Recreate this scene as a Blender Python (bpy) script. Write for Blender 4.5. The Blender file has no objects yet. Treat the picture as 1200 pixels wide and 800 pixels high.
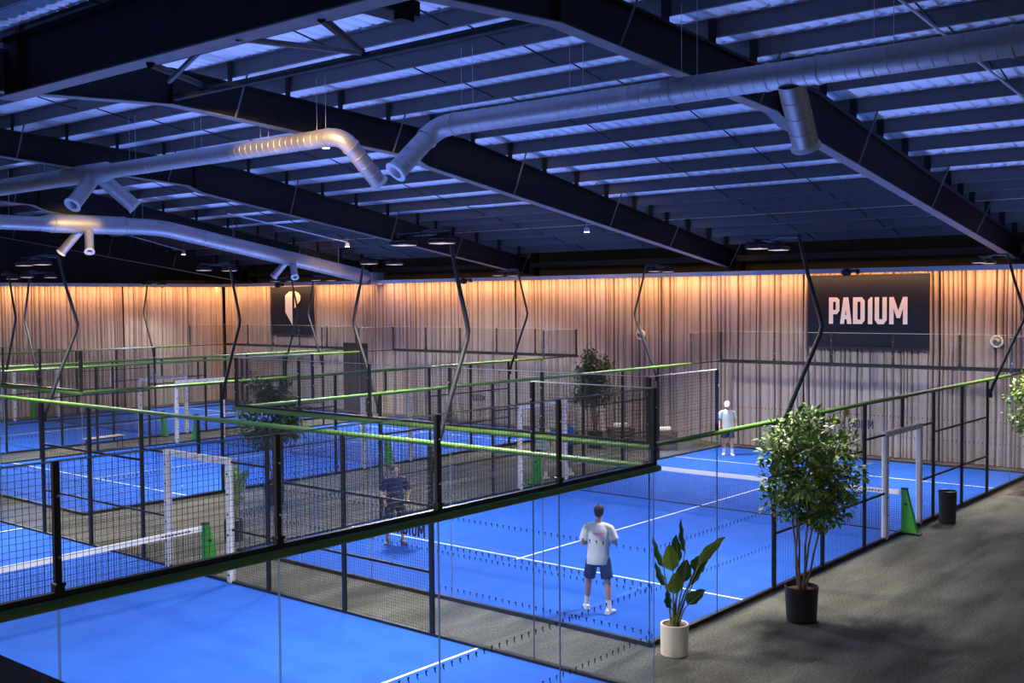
import bpy, bmesh, math, random
from mathutils import Vector, Matrix, Euler

random.seed(7)
PI = math.pi
scene = bpy.context.scene
C = scene.collection
V = Vector

# ---------------------------------------------------------------- camera
cam_d = bpy.data.cameras.new('camera')
cam = bpy.data.objects.new('camera', cam_d)
C.objects.link(cam)
YAW, PITCH, ROLL, FPX = 0.6979, -0.0381, -0.008, 1290.72
F = V((math.cos(YAW) * math.cos(PITCH), math.sin(YAW) * math.cos(PITCH), math.sin(PITCH)))
R = V((math.sin(YAW), -math.cos(YAW), 0))
U = R.cross(F)
R2 = R * math.cos(ROLL) + U * math.sin(ROLL)
U2 = -R * math.sin(ROLL) + U * math.cos(ROLL)
m3 = Matrix((R2, U2, -F)).transposed()
cam.matrix_world = Matrix.Translation((-13.6458, -8.8322, 5.148)) @ m3.to_4x4()
cam_d.sensor_width = 36.0
cam_d.lens = FPX * 36.0 / 1200.0
cam_d.clip_start = 0.05
cam_d.clip_end = 300
scene.camera = cam

# ---------------------------------------------------------------- world, exposure
w = bpy.data.worlds.new('world')
scene.world = w
w.use_nodes = True
bg = w.node_tree.nodes['Background']
bg.inputs[0].default_value = (0.54, 0.52, 0.54, 1)
bg.inputs[1].default_value = 0.28
vs = scene.view_settings
vs.view_transform = 'Standard'
vs.look = 'None'
vs.gamma = 1.0
vs.use_curve_mapping = False
vs.exposure = 0.0
scene.cycles.transparent_max_bounces = 48
scene.cycles.max_bounces = 10
scene.cycles.diffuse_bounces = 5
scene.cycles.glossy_bounces = 4
scene.cycles.sample_clamp_indirect = 6.0

LAMP_W = 335.0          # each floodlight head on the courts
LED_W_BACK = 950.0      # warm strip above the back curtain
LED_W_LEFT = 560.0      # warm strip above the left curtain
UP_W = 395.0            # each added roof wash strip
UP_COL = (0.21, 0.32, 1.0)
FLOOD_COL = (1.0, 0.96, 0.90)
LED_COL = (1.0, 0.45, 0.14)


def area_light(name, loc, direction, sx, sy, power, col, spread=PI):
    d = bpy.data.lights.new(name, 'AREA')
    d.shape = 'RECTANGLE'
    d.size, d.size_y = sx, sy
    d.energy = power
    d.color = col
    d.spread = spread
    o = bpy.data.objects.new(name, d)
    o.location = loc
    o.rotation_euler = V(direction).to_track_quat('-Z', 'Y').to_euler()
    C.objects.link(o)
    return o


def spot_light(name, loc, target, power, col, angle, blend=0.8, size=0.15):
    d = bpy.data.lights.new(name, 'SPOT')
    d.energy = power
    d.color = col
    d.spot_size = math.radians(angle)
    d.spot_blend = blend
    d.shadow_soft_size = size
    o = bpy.data.objects.new(name, d)
    o.location = loc
    o.rotation_euler = (V(target) - V(loc)).to_track_quat('-Z', 'Y').to_euler()
    C.objects.link(o)
    return o


# warm LED strips of the curtain coves (long lamps along both curtains)
l = area_light('led_strip_light', (20.52, 18.0, 5.93), (0.35, 0, -1), 0.05, 44.0, LED_W_BACK, LED_COL)
l.rotation_euler = Euler((0, -math.atan(0.35), 0))
l = area_light('led_strip_light', (8.0, 39.43, 5.93), (0, 0.35, -1), 25.0, 0.05, LED_W_LEFT, LED_COL)
l.rotation_euler = Euler((math.atan(0.35), 0, 0))
# added blue strips without fittings along the fence rails, to brighten the roof
for _x, _y, _sx, _sy in ((10.2, -0.1, 19, 0.06), (10.2, 10.1, 19, 0.06), (-1.6, 8.8, 0.06, 15), (10.2, 16.1, 19, 0.06), (10.2, 26.3, 19, 0.06)):
    area_light('added_roof_wash', (_x, _y, 3.06), (0.0, 0.001, 1), _sx, _sy, UP_W, UP_COL, math.radians(118)).rotation_euler = (PI, 0, 0)
# unseen warm spots added behind the roof steel for the gold on the ducts
spot_light('duct_spot_light', (-4.35, 7.6, 9.0), (1.5, 8.7, 8.35), 5500, (1.0, 0.62, 0.22), 16)
spot_light('duct_spot_light', (-4.35, 7.6, 9.0), (1.5, 9.8, 8.33), 4000, (1.0, 0.62, 0.22), 15)
spot_light('duct_spot_light', (-4.35, 7.6, 9.0), (1.5, 11.0, 8.32), 4500, (1.0, 0.66, 0.25), 15)
spot_light('duct_spot_light', (5.2, 19.85, 8.75), (6.3, 28.0, 7.6), 6000, (1.0, 0.66, 0.25), 16)
spot_light('duct_spot_light', (14.0, 19.9, 7.6), (17.6, 28.0, 6.7), 2500, (1.0, 0.66, 0.25), 16)


# ---------------------------------------------------------------- materials
def mat(name, col, rough=0.6, metal=0.0, var=0.0, scale=8.0, bump=0.0, bscale=60.0, spec=0.5, emit=None, estr=0.0):
    m = bpy.data.materials.new(name)
    m.use_nodes = True
    nt = m.node_tree
    b = nt.nodes['Principled BSDF']
    b.inputs['Base Color'].default_value = (*col, 1)
    b.inputs['Roughness'].default_value = rough
    b.inputs['Metallic'].default_value = metal
    b.inputs['Specular IOR Level'].default_value = spec
    tc = nt.nodes.new('ShaderNodeTexCoord')
    if var > 0:
        n = nt.nodes.new('ShaderNodeTexNoise')
        n.inputs['Scale'].default_value = scale
        n.inputs['Detail'].default_value = 6
        nt.links.new(tc.outputs['Object'], n.inputs['Vector'])
        r = nt.nodes.new('ShaderNodeValToRGB')
        r.color_ramp.elements[0].position = 0.3
        r.color_ramp.elements[1].position = 0.7
        r.color_ramp.elements[0].color = (*[c * (1 - var) for c in col], 1)
        r.color_ramp.elements[1].color = (*[min(1, c * (1 + var)) for c in col], 1)
        nt.links.new(n.outputs['Fac'], r.inputs['Fac'])
        nt.links.new(r.outputs['Color'], b.inputs['Base Color'])
    if bump > 0:
        n2 = nt.nodes.new('ShaderNodeTexNoise')
        n2.inputs['Scale'].default_value = bscale
        n2.inputs['Detail'].default_value = 3
        nt.links.new(tc.outputs['Object'], n2.inputs['Vector'])
        bp = nt.nodes.new('ShaderNodeBump')
        bp.inputs['Strength'].default_value = bump
        bp.inputs['Distance'].default_value = 0.01
        nt.links.new(n2.outputs['Fac'], bp.inputs['Height'])
        nt.links.new(bp.outputs['Normal'], b.inputs['Normal'])
    if emit:
        b.inputs['Emission Color'].default_value = (*emit, 1)
        b.inputs['Emission Strength'].default_value = estr
    return m


def glass_mat(name, tint=(0.93, 0.96, 0.98), edge=False):
    m = bpy.data.materials.new(name)
    m.use_nodes = True
    nt = m.node_tree
    for n in list(nt.nodes):
        nt.nodes.remove(n)
    out = nt.nodes.new('ShaderNodeOutputMaterial')
    tr = nt.nodes.new('ShaderNodeBsdfTransparent')
    tr.inputs[0].default_value = (*tint, 1)
    gl = nt.nodes.new('ShaderNodeBsdfGlossy')
    gl.inputs['Roughness'].default_value = 0.02
    gl.inputs[0].default_value = (0.9, 0.95, 1, 1)
    fr = nt.nodes.new('ShaderNodeFresnel')
    ge = nt.nodes.new('ShaderNodeNewGeometry')      # same reflectance on either side of the thin pane
    ir = nt.nodes.new('ShaderNodeMapRange')
    ir.inputs['To Min'].default_value = 1.45
    ir.inputs['To Max'].default_value = 1 / 1.45
    nt.links.new(ge.outputs['Backfacing'], ir.inputs['Value'])
    nt.links.new(ir.outputs[0], fr.inputs[0])
    mx = nt.nodes.new('ShaderNodeMixShader')
    nt.links.new(fr.outputs[0], mx.inputs[0])
    nt.links.new(tr.outputs[0], mx.inputs[1])
    nt.links.new(gl.outputs[0], mx.inputs[2])
    nt.links.new(mx.outputs[0], out.inputs[0])
    return m


def leaf_mat(name, dark, light, rough=0.4):
    m = bpy.data.materials.new(name)
    m.use_nodes = True
    nt = m.node_tree
    b = nt.nodes['Principled BSDF']
    b.inputs['Roughness'].default_value = rough
    g = nt.nodes.new('ShaderNodeNewGeometry')
    r = nt.nodes.new('ShaderNodeValToRGB')
    r.color_ramp.elements[0].color = (*dark, 1)
    r.color_ramp.elements[1].color = (*light, 1)
    nt.links.new(g.outputs['Random Per Island'], r.inputs['Fac'])
    nt.links.new(r.outputs['Color'], b.inputs['Base Color'])
    return m


def carpet_mat(name):
    m = mat(name, (0.10, 0.098, 0.088), rough=0.95, bump=0.5, bscale=220, spec=0.1)
    nt = m.node_tree
    b = nt.nodes['Principled BSDF']
    tc = nt.nodes.new('ShaderNodeTexCoord')
    n1 = nt.nodes.new('ShaderNodeTexNoise')
    n1.inputs['Scale'].default_value = 26
    n1.inputs['Detail'].default_value = 8
    n2 = nt.nodes.new('ShaderNodeTexNoise')
    n2.inputs['Scale'].default_value = 0.7
    n2.inputs['Detail'].default_value = 5
    mp = nt.nodes.new('ShaderNodeMapping')
    mp.inputs['Scale'].default_value = (0.6, 2.2, 1)
    nt.links.new(tc.outputs['Object'], n1.inputs['Vector'])
    nt.links.new(tc.outputs['Object'], mp.inputs['Vector'])
    nt.links.new(mp.outputs['Vector'], n2.inputs['Vector'])
    mx = nt.nodes.new('ShaderNodeMath')
    mx.operation = 'MULTIPLY'
    nt.links.new(n1.outputs['Fac'], mx.inputs[0])
    nt.links.new(n2.outputs['Fac'], mx.inputs[1])
    r = nt.nodes.new('ShaderNodeValToRGB')
    r.color_ramp.elements[0].position = 0.12
    r.color_ramp.elements[0].color = (0.050, 0.048, 0.040, 1)
    r.color_ramp.elements[1].position = 0.42
    r.color_ramp.elements[1].color = (0.185, 0.178, 0.148, 1)
    nt.links.new(mx.outputs[0], r.inputs['Fac'])
    nt.links.new(r.outputs['Color'], b.inputs['Base Color'])
    return m


def turf_mat(name):
    m = mat(name, (0.045, 0.18, 0.75), rough=0.85, bump=0.35, bscale=300, spec=0.2)
    nt = m.node_tree
    b = nt.nodes['Principled BSDF']
    tc = nt.nodes.new('ShaderNodeTexCoord')
    n1 = nt.nodes.new('ShaderNodeTexNoise')
    n1.inputs['Scale'].default_value = 1.3
    n1.inputs['Detail'].default_value = 7
    n1.inputs['Roughness'].default_value = 0.65
    nt.links.new(tc.outputs['Object'], n1.inputs['Vector'])
    r = nt.nodes.new('ShaderNodeValToRGB')
    r.color_ramp.elements[0].position = 0.3
    r.color_ramp.elements[0].color = (0.012, 0.088, 0.46, 1)
    r.color_ramp.elements[1].position = 0.75
    r.color_ramp.elements[1].color = (0.024, 0.120, 0.52, 1)
    nt.links.new(n1.outputs['Fac'], r.inputs['Fac'])
    nt.links.new(r.outputs['Color'], b.inputs['Base Color'])
    return m


M = {
    'black': mat('black_steel', (0.012, 0.012, 0.014), 0.45, var=0.2),
    'roof_steel': mat('black_roof_steel', (0.010, 0.0095, 0.010), 0.6, var=0.25, scale=3, spec=0.25),
    'flange': mat('lit_steel_flange', (0.13, 0.12, 0.12), 0.5, var=0.2, scale=3),  # black roof steel paint, lightened to imitate light from below
    'eaves': mat('brown_steel', (0.10, 0.07, 0.055), 0.6),
    'wire': mat('black_wire', (0.010, 0.010, 0.012), 0.5),
    'wire_edge': mat('pale_wire_edge', (0.5, 0.5, 0.5), 0.45, metal=0.2),
    'green': mat('green_rail_paint', (0.095, 0.20, 0.034), 0.42, var=0.1, scale=5),
    'green_post': mat('green_net_post_paint', (0.045, 0.30, 0.035), 0.45, var=0.1),
    'dark_rail': mat('dark_rail_paint', (0.035, 0.040, 0.032), 0.4),
    'turf': turf_mat('blue_turf'),
    'line': mat('white_line', (0.80, 0.80, 0.80), 0.8, var=0.06, scale=30),
    'glass': glass_mat('court_glass'),
    'glass_edge': mat('glass_edge_frost', (0.13, 0.19, 0.32), 0.4),
    'mark_dark': mat('dark_glass_print', (0.012, 0.014, 0.04), 0.6),
    'mark_pale': mat('pale_glass_print', (0.62, 0.63, 0.60), 0.6),
    'white_pad': mat('white_padding', (0.72, 0.70, 0.68), 0.6, var=0.08, scale=10),
    'white': mat('white_paint', (0.82, 0.82, 0.80), 0.6),
    'carpet': carpet_mat('grey_carpet'),
    'wall': mat('dark_wall', (0.020, 0.020, 0.022), 0.9, var=0.2, scale=2),
    'deck': mat('pale_roof_sheet', (0.84, 0.85, 0.87), 0.55, var=0.05, scale=4),
    'purlin': mat('grey_purlin', (0.085, 0.085, 0.09), 0.5, var=0.12, scale=3),
    'galv': mat('galvanised_duct', (0.40, 0.39, 0.39), 0.48, metal=0.72, var=0.06, scale=9),
    'galv_in': mat('duct_inside', (0.10, 0.10, 0.11), 0.7),
    'conduit': mat('pale_conduit', (0.60, 0.60, 0.64), 0.5),
    'curtain': mat('taupe_curtain', (0.42, 0.355, 0.325), 0.9, var=0.06, scale=3, spec=0.1),
    'banner': mat('navy_banner_cloth', (0.012, 0.016, 0.034), 0.85, var=0.08, scale=2, spec=0.15),
    'letter': mat('pale_letter_print', (0.80, 0.74, 0.72), 0.7),
    'pelmet': mat('pelmet_board', (0.55, 0.55, 0.58), 0.7),
    'led': mat('warm_led_strip', (1, 0.7, 0.4), 0.5, emit=(1.0, 0.62, 0.28), estr=5.0),
    'lamp_lens': mat('lamp_lens', (0.22, 0.17, 0.13), 0.6, emit=(1.0, 0.68, 0.42), estr=0.8),
    'lamp_glow': mat('downlight_lens', (1, 0.9, 0.8), 0.4, emit=(1.0, 0.84, 0.62), estr=9.0),
    'pot_black': mat('black_pot', (0.018, 0.018, 0.022), 0.55, var=0.1),
    'pot_white': mat('cream_pot', (0.80, 0.74, 0.60), 0.6, var=0.05),
    'soil': mat('brown_soil', (0.14, 0.065, 0.03), 0.95, var=0.4, scale=40, bump=0.6),
    'bark': mat('brown_bark', (0.19, 0.13, 0.085), 0.85, var=0.3, scale=20),
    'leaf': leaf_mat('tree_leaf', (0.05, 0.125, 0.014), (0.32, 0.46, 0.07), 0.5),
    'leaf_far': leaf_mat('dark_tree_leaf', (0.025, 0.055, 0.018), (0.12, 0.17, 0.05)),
    'blade': mat('paradise_leaf', (0.045, 0.115, 0.026), 0.35, var=0.35, scale=2.5),
    'blade_bright': mat('paradise_leaf_fresh', (0.24, 0.36, 0.045), 0.35, var=0.25, scale=2.5),
    'petiole': mat('paradise_stem', (0.12, 0.15, 0.04), 0.5, var=0.3, scale=6),
    'skin': mat('skin', (0.50, 0.27, 0.18), 0.55, var=0.06),
    'hair_dark': mat('dark_hair', (0.020, 0.016, 0.016), 0.6, var=0.3, scale=40),
    'hair_blond': mat('blond_hair', (0.48, 0.27, 0.12), 0.6, var=0.3, scale=40),
    'tee_white': mat('white_shirt', (0.78, 0.76, 0.76), 0.85, var=0.04),
    'tee_grey': mat('pale_grey_shirt', (0.40, 0.46, 0.44), 0.85, var=0.04),
    'tee_navy': mat('navy_shirt', (0.018, 0.025, 0.07), 0.85, var=0.1),
    'tee_blue': mat('blue_shirt', (0.05, 0.13, 0.50), 0.85, var=0.1),
    'shorts_navy': mat('navy_shorts', (0.018, 0.025, 0.075), 0.85, var=0.1),
    'shorts_black': mat('black_shorts', (0.015, 0.016, 0.028), 0.85),
    'shorts_tan': mat('tan_shorts', (0.40, 0.27, 0.16), 0.85, var=0.08),
    'shoe': mat('white_shoe', (0.80, 0.78, 0.74), 0.6),
    'shoe_grey': mat('grey_shoe', (0.10, 0.11, 0.15), 0.6),
    'print_pink': mat('pink_print', (0.65, 0.30, 0.30), 0.8),
    'eye': mat('dark_eye', (0.02, 0.015, 0.012), 0.3),
    'lip': mat('lip', (0.42, 0.16, 0.13), 0.5),
    'bin': mat('black_bin', (0.014, 0.014, 0.018), 0.5, var=0.15),
    'wood': mat('dark_wood', (0.075, 0.045, 0.032), 0.6, var=0.3, scale=6),
    'wood_pale': mat('pale_wood', (0.45, 0.33, 0.24), 0.6, var=0.15, scale=6),
    'towel': mat('white_towel', (0.78, 0.76, 0.73), 0.95, var=0.04),
    'ball': mat('yellow_ball', (0.55, 0.65, 0.08), 0.9, var=0.1),
}


# ---------------------------------------------------------------- mesh helpers
class MB:
    """collects shapes into one mesh"""

    def __init__(self):
        self.v, self.f, self.mi = [], [], []
        self.cur = 0

    def add(self, vs_, fs_):
        o = len(self.v)
        self.v += [tuple(p) for p in vs_]
        self.f += [tuple(i + o for i in f) for f in fs_]
        self.mi += [self.cur] * len(fs_)

    def box(self, c, s, rot=None):
        x, y, z = s[0] / 2, s[1] / 2, s[2] / 2
        vs_ = [V((i * x, j * y, k * z)) for k in (-1, 1) for j in (-1, 1) for i in (-1, 1)]
        if rot is not None:
            vs_ = [rot @ p for p in vs_]
        vs_ = [p + V(c) for p in vs_]
        self.add(vs_, [(0, 2, 3, 1), (4, 5, 7, 6), (0, 1, 5, 4), (2, 6, 7, 3), (0, 4, 6, 2), (1, 3, 7, 5)])

    def bbox(self, c, s, b=0.01, rot=None):
        """bevelled upright box (chamfered vertical edges and rims)"""
        x, y, z = s[0] / 2, s[1] / 2, s[2] / 2
        rings = []
        for zz, ins in ((-z, b), (-z + b, 0), (z - b, 0), (z, b)):
            X, Y = x - ins, y - ins
            rings.append([V((px, py, zz)) for px, py in ((X - b, -Y), (X, -Y + b), (X, Y - b), (X - b, Y), (-X + b, Y), (-X, Y - b), (-X, -Y + b), (-X + b, -Y))])
        self.rings(rings, c, rot)

    def rings(self, rings, c=(0, 0, 0), rot=None, cap0=True, cap1=True):
        n = len(rings[0])
        vs_ = []
        for r in rings:
            for p in r:
                p = V(p)
                if rot is not None:
                    p = rot @ p
                vs_.append(p + V(c))
        fs_ = []
        for k in range(len(rings) - 1):
            for i in range(n):
                j = (i + 1) % n
                fs_.append((k * n + i, k * n + j, (k + 1) * n + j, (k + 1) * n + i))
        if cap0:
            fs_.append(tuple(range(n - 1, -1, -1)))
        if cap1:
            fs_.append(tuple((len(rings) - 1) * n + i for i in range(n)))
        self.add(vs_, fs_)

    def tube(self, pts, r, n=8, cap=True, ref=None):
        """tube along points; r is a number, or one entry per point: number or (ra, rb)"""
        pts = [V(p) for p in pts]
        rs = r if isinstance(r, (list, tuple)) and len(r) == len(pts) else [r] * len(pts)
        rings = []
        a = None
        for i, p in enumerate(pts):
            if i == 0:
                t = pts[1] - p
            elif i == len(pts) - 1:
                t = p - pts[i - 1]
            else:
                t = (pts[i + 1] - p).normalized() + (p - pts[i - 1]).normalized()
            if t.length < 1e-9:
                t = V((0, 0, 1))
            t.normalize()
            if a is None:
                h = V(ref) if ref is not None else (V((0, 0, 1)) if abs(t.z) < 0.9 else V((1, 0, 0)))
                a = (h - t * h.dot(t)).normalized()
            else:
                a = (a - t * a.dot(t))
                a = a.normalized() if a.length > 1e-6 else t.orthogonal().normalized()
            b = t.cross(a)
            ra, rb = rs[i] if isinstance(rs[i], (list, tuple)) else (rs[i], rs[i])
            rings.append([p + a * ra * math.cos(2 * PI * k / n) + b * rb * math.sin(2 * PI * k / n) for k in range(n)])
        self.rings(rings, cap0=cap, cap1=cap)

    def lathe(self, prof, c=(0, 0, 0), n=24, cap0=True, cap1=True, rot=None):
        rings = [[(r * math.cos(2 * PI * k / n), r * math.sin(2 * PI * k / n), z) for k in range(n)] for r, z in prof]
        self.rings(rings, c, rot, cap0, cap1)

    def ball(self, c, r, n=12, m=8, sc=(1, 1, 1), rot=None):
        prof = [(max(1e-4, math.sin(PI * i / m)), -math.cos(PI * i / m)) for i in range(m + 1)]
        rings = [[(r * sc[0] * q * math.cos(2 * PI * k / n), r * sc[1] * q * math.sin(2 * PI * k / n), r * sc[2] * z) for k in range(n)] for q, z in prof]
        self.rings(rings, c, rot)

    def prism(self, poly, origin, ux, uy, depth):
        """flat convex polygon in the ux, uy plane, given thickness"""
        ux, uy = V(ux), V(uy)
        nrm = ux.cross(uy).normalized() * depth
        o = V(origin)
        n = len(poly)
        a = [o + ux * p[0] + uy * p[1] for p in poly]
        b = [p + nrm for p in a]
        fs_ = [tuple(range(n - 1, -1, -1)), tuple(range(n, 2 * n))]
        fs_ += [(i, (i + 1) % n, n + (i + 1) % n, n + i) for i in range(n)]
        self.add(a + b, fs_)

    def mesh(self, name, mats, smooth=False):
        me = bpy.data.meshes.new(name)
        me.from_pydata(self.v, [], self.f)
        for m in (mats if isinstance(mats, (list, tuple)) else [mats]):
            me.materials.append(m)
        if any(self.mi):
            me.polygons.foreach_set('material_index', self.mi)
        if smooth:
            me.polygons.foreach_set('use_smooth', [True] * len(me.polygons))
            try:
                me.set_sharp_from_angle(angle=math.radians(40))
            except Exception:
                pass
        me.update()
        return me

    def build(self, name, mats, parent=None, loc=(0, 0, 0), rotz=0.0, smooth=False):
        return inst(name, self.mesh(name, mats, smooth), parent, loc, rotz)


def inst(name, me, parent=None, loc=(0, 0, 0), rotz=0.0):
    o = bpy.data.objects.new(name, me)
    C.objects.link(o)
    o.location = loc
    o.rotation_euler = (0, 0, rotz)
    if parent is not None:
        o.parent = parent
    return o


def tag(o, label=None, cat=None, group=None, kind=None):
    if label:
        o['label'] = label
    if cat:
        o['category'] = cat
    if group:
        o['group'] = group
    if kind:
        o['kind'] = kind
    return o


def thing(name, label, cat, loc=(0, 0, 0), rotz=0.0, group=None, kind=None):
    o = bpy.data.objects.new(name, None)
    o.empty_display_size = 0.2
    C.objects.link(o)
    o.location = loc
    o.rotation_euler = (0, 0, rotz)
    return tag(o, label, cat, group, kind)


# ================================================================ SETTING
# floor
mb = MB()
mb.box((0, 14, -0.10), (48, 60, 0.2))
tag(mb.build('floor', M['carpet']), 'grey carpet floor around the blue courts', None, None, 'structure')

# walls behind the curtains and above them
XW = 22.6
mb = MB()
mb.box((XW + 0.1, 14, 4.5), (0.2, 60, 9.4))
tag(mb.build('wall_back', M['wall']), 'dark wall behind the long back curtain', None, None, 'structure')
mb = MB()
mb.box((0, 41.3, 5.0), (45.2, 0.2, 10.4))
mb.box((2.6, 40.75, 8.1), (29.6, 0.9, 4.1))
tag(mb.build('wall_left', M['wall']), 'dark wall and bulkhead above the left curtain', None, None, 'structure')

# mezzanine ledge the view is taken from
mb = MB()
mb.box((-17.88, 1.0, 3.63), (12.4, 24.0, 0.3))
tag(mb.build('trim_1', M['roof_steel']), 'black edge of the mezzanine floor in the bottom left corner', None, None, 'structure')


# ---------------------------------------------------------------- roof
RX = -1.3


def ztop(x):
    d = abs(x - RX)
    return 9.70 - 0.058 * d if d <= 8.5 else 9.207 - 0.172 * (d - 8.5)


def zbot(x):
    d = abs(x - RX)
    if d <= 6.6:
        return 9.0 - 0.062 * d
    if d <= 7.1:
        return 8.59 - 0.36 * (d - 6.6)
    return 8.41 - 0.1465 * (d - 7.1)


XS_ROOF = [-24.0, -20, -16, -12, -9.8, -8.4, -7.9, -5, RX, 2, 5.3, 5.8, 7.2, 10, 13, 16, 19, 21.4]
Y0R, Y1R = -15.5, 41.2
FRAMES = [-8.8, 0.7, 10.2, 19.6, 29.0, 38.4]
PX = [RX] + [RX + s * (2.95 + 1.485 * k) for s in (1, -1) for k in range(-1, 10)]
PX += [RX + s * d for s in (1, -1) for d in (17.26, 18.2, 19.53, 20.86, 22.1)]
PX = [x for x in PX if -22 < x < 21.3]

roof = thing('ceiling', 'pitched sheet metal roof lit blue above the courts', None, (0, 0, 0), kind='structure')
# corrugated sheet
mb = MB()
prof = []
y = Y0R
pitch = 0.33
while y < Y1R:
    for dy, dz in ((0.0, 0.0), (0.20, 0.0), (0.235, 0.04), (0.295, 0.04)):
        prof.append((y + dy, dz))
    y += pitch
sx = [-24.0, -9.8, RX, 7.2, 21.4]
vs_ = [(x, py, ztop(x) + 0.47 + dz) for x in sx for py, dz in prof]
n = len(prof)
fs_ = [(k * n + i, k * n + i + 1, (k + 1) * n + i + 1, (k + 1) * n + i) for k in range(len(sx) - 1) for i in range(n - 1)]
mb.add(vs_, fs_)
mb.build('roof_sheet', M['deck'], roof)
# purlins
pm = MB()
L = Y1R - Y0R
pm.box((0, L / 2, 0.295), (0.006, L, 0.31))
pm.box((0.035, L / 2, 0.143), (0.07, L, 0.006))
pm.box((-0.035, L / 2, 0.447), (0.07, L, 0.006))
pme = pm.mesh('purlin', M['purlin'])
for x in PX:
    inst('purlin', pme, roof, (x, Y0R, ztop(x)))
# sag rods between the purlins
for fi in range(len(FRAMES) - 1):
    for fr in (0.36, 0.66):
        yy = FRAMES[fi] + (FRAMES[fi + 1] - FRAMES[fi]) * fr
        mb = MB()
        xs = sorted(PX)
        for i in range(len(xs) - 1):
            a, b = xs[i], xs[i + 1]
            mb.tube([(a, yy, ztop(a) + 0.38), (b, yy, ztop(b) + 0.20)], 0.016, 5)
        mb.build('sag_rod', M['roof_steel'], roof)

# portal frames
cm = MB()
cm.box((0, 0, 0.22), (0.012, 0.15, 0.45))
cme = cm.mesh('cleat', M['roof_steel'])
bm_ = MB()
bm_.tube([(0, 0, 0), (0.0, -0.62, 0.80)], 0.028, 6)
frame_words = ['rightmost, outside the picture', 'right one, passing behind the branched duct', 'second from the right, behind the facing duct ends',
               'third from the right, in the middle left', 'fourth from the right, behind the lowest duct', 'farthest left, against the left wall']
for fi, fy in enumerate(FRAMES):
    fr = thing('roof_frame', 'black steel roof frame, ' + frame_words[fi], None, (0, fy, 0), kind='structure')
    mb = MB()
    nx = len(XS_ROOF)
    t = 0.008
    vs_ = [(x, s * t, z) for s in (-1, 1) for x in XS_ROOF for z in (zbot(x), ztop(x))]
    fs_ = []
    for k in range(nx - 1):
        a = 2 * k
        fs_.append((a, a + 2, a + 3, a + 1))
        b = 2 * nx + 2 * k
        fs_.append((b, b + 1, b + 3, b + 2))
    mb.add(vs_, fs_)
    for x in (-7.9, RX, 5.55):
        mb.box((x, 0, (zbot(x) + ztop(x)) / 2), (0.02, 0.24, ztop(x) - zbot(x) - 0.01))
    mb.build('web', M['roof_steel'], fr)
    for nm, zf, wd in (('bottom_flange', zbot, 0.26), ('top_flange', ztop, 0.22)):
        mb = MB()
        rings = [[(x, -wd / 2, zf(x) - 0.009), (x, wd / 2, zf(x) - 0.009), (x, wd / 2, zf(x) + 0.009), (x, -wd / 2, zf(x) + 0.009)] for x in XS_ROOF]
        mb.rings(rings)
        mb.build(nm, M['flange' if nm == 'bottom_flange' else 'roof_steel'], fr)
    for k, x in enumerate(sorted(PX)):
        if abs(x - RX) < 0.1:
            continue
        inst('cleat', cme, fr, (x - 0.05, 0, ztop(x)))
        if k % 3 == 0 and x > -4:
            b = MB()
            b.tube([(x, -0.10, zbot(x) + 0.02), (x + 0.02, -0.50, ztop(x) + 0.14)], 0.02, 6)
            b.build('fly_brace', M['purlin'], fr)

# deep girder along the ridge side, nearest to the view
gd = thing('roof_girder', 'deep black steel girder crossing the upper left corner', None, (-4.6, 0, 0), kind='structure')
mb = MB()
mb.box((0, -2.2, 9.15), (0.016, 24.6, 0.95))
mb.build('web', M['roof_steel'], gd)
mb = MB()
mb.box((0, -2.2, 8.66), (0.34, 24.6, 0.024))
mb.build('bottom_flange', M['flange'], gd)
mb = MB()
mb.box((0, -2.2, 9.64), (0.30, 24.6, 0.024))
mb.build('top_flange', M['roof_steel'], gd)
for yy in (-6.5, -2.5, 9.4):
    mb = MB()
    mb.box((0, yy, 9.15), (0.24, 0.014, 0.95))
    mb.build('stiffener', M['roof_steel'], gd)
mb = MB()
mb.bbox((0.75, 1.55, 8.92), (1.1, 0.42, 0.22), 0.02)
mb.box((1.0, 1.35, 8.78), (0.25, 0.12, 0.12))
mb.build('bracket', M['roof_steel'], gd)

# bracing rods between girder and ridge
bt = thing('roof_bracing', 'thin steel bracing tubes between the girder and the ridge', None, (0, 0, 0), kind='structure')
for a, b, r, k in (((-4.6, 3.5, 8.66), (-1.3, 4.65, 9.18), 0.045, 'eaves'), ((-4.55, 1.85, 8.66), (-1.35, 4.62, 9.2), 0.06, 'roof_steel'),
                   ((-4.6, 5.6, 8.62), (-1.3, 9.2, 9.28), 0.06, 'roof_steel'), ((-4.2, 5.0, 8.75), (-3.9, 6.2, 8.55), 0.04, 'purlin'),
                   ((-1.3, 1.0, 9.12), (-1.3, 10.0, 9.12), 0.07, 'roof_steel')):
    mb = MB()
    mb.tube([a, b], r, 8)
    mb.build('brace', M[k], bt, smooth=True)

# conduits along the roof slope
cd = thing('conduit', 'pale straight pipe passing behind the duct at upper right', 'pipe', (1.84, -3, 9.3))
mb = MB()
mb.tube([(-4.5, 0, 0.42), (0, 0, 0), (6.07, 0, -0.55), (14.5, 0, -1.75)], 0.022, 8)
mb.build('pipe', M['conduit'], cd, smooth=True)
for x, z in ((-1.5, 0.14), (3.2, -0.29), (8.5, -0.9)):
    mb = MB()
    mb.box((x, 0, z + 0.09), (0.03, 0.05, 0.2))
    mb.build('clip', M['roof_steel'], cd)


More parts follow.
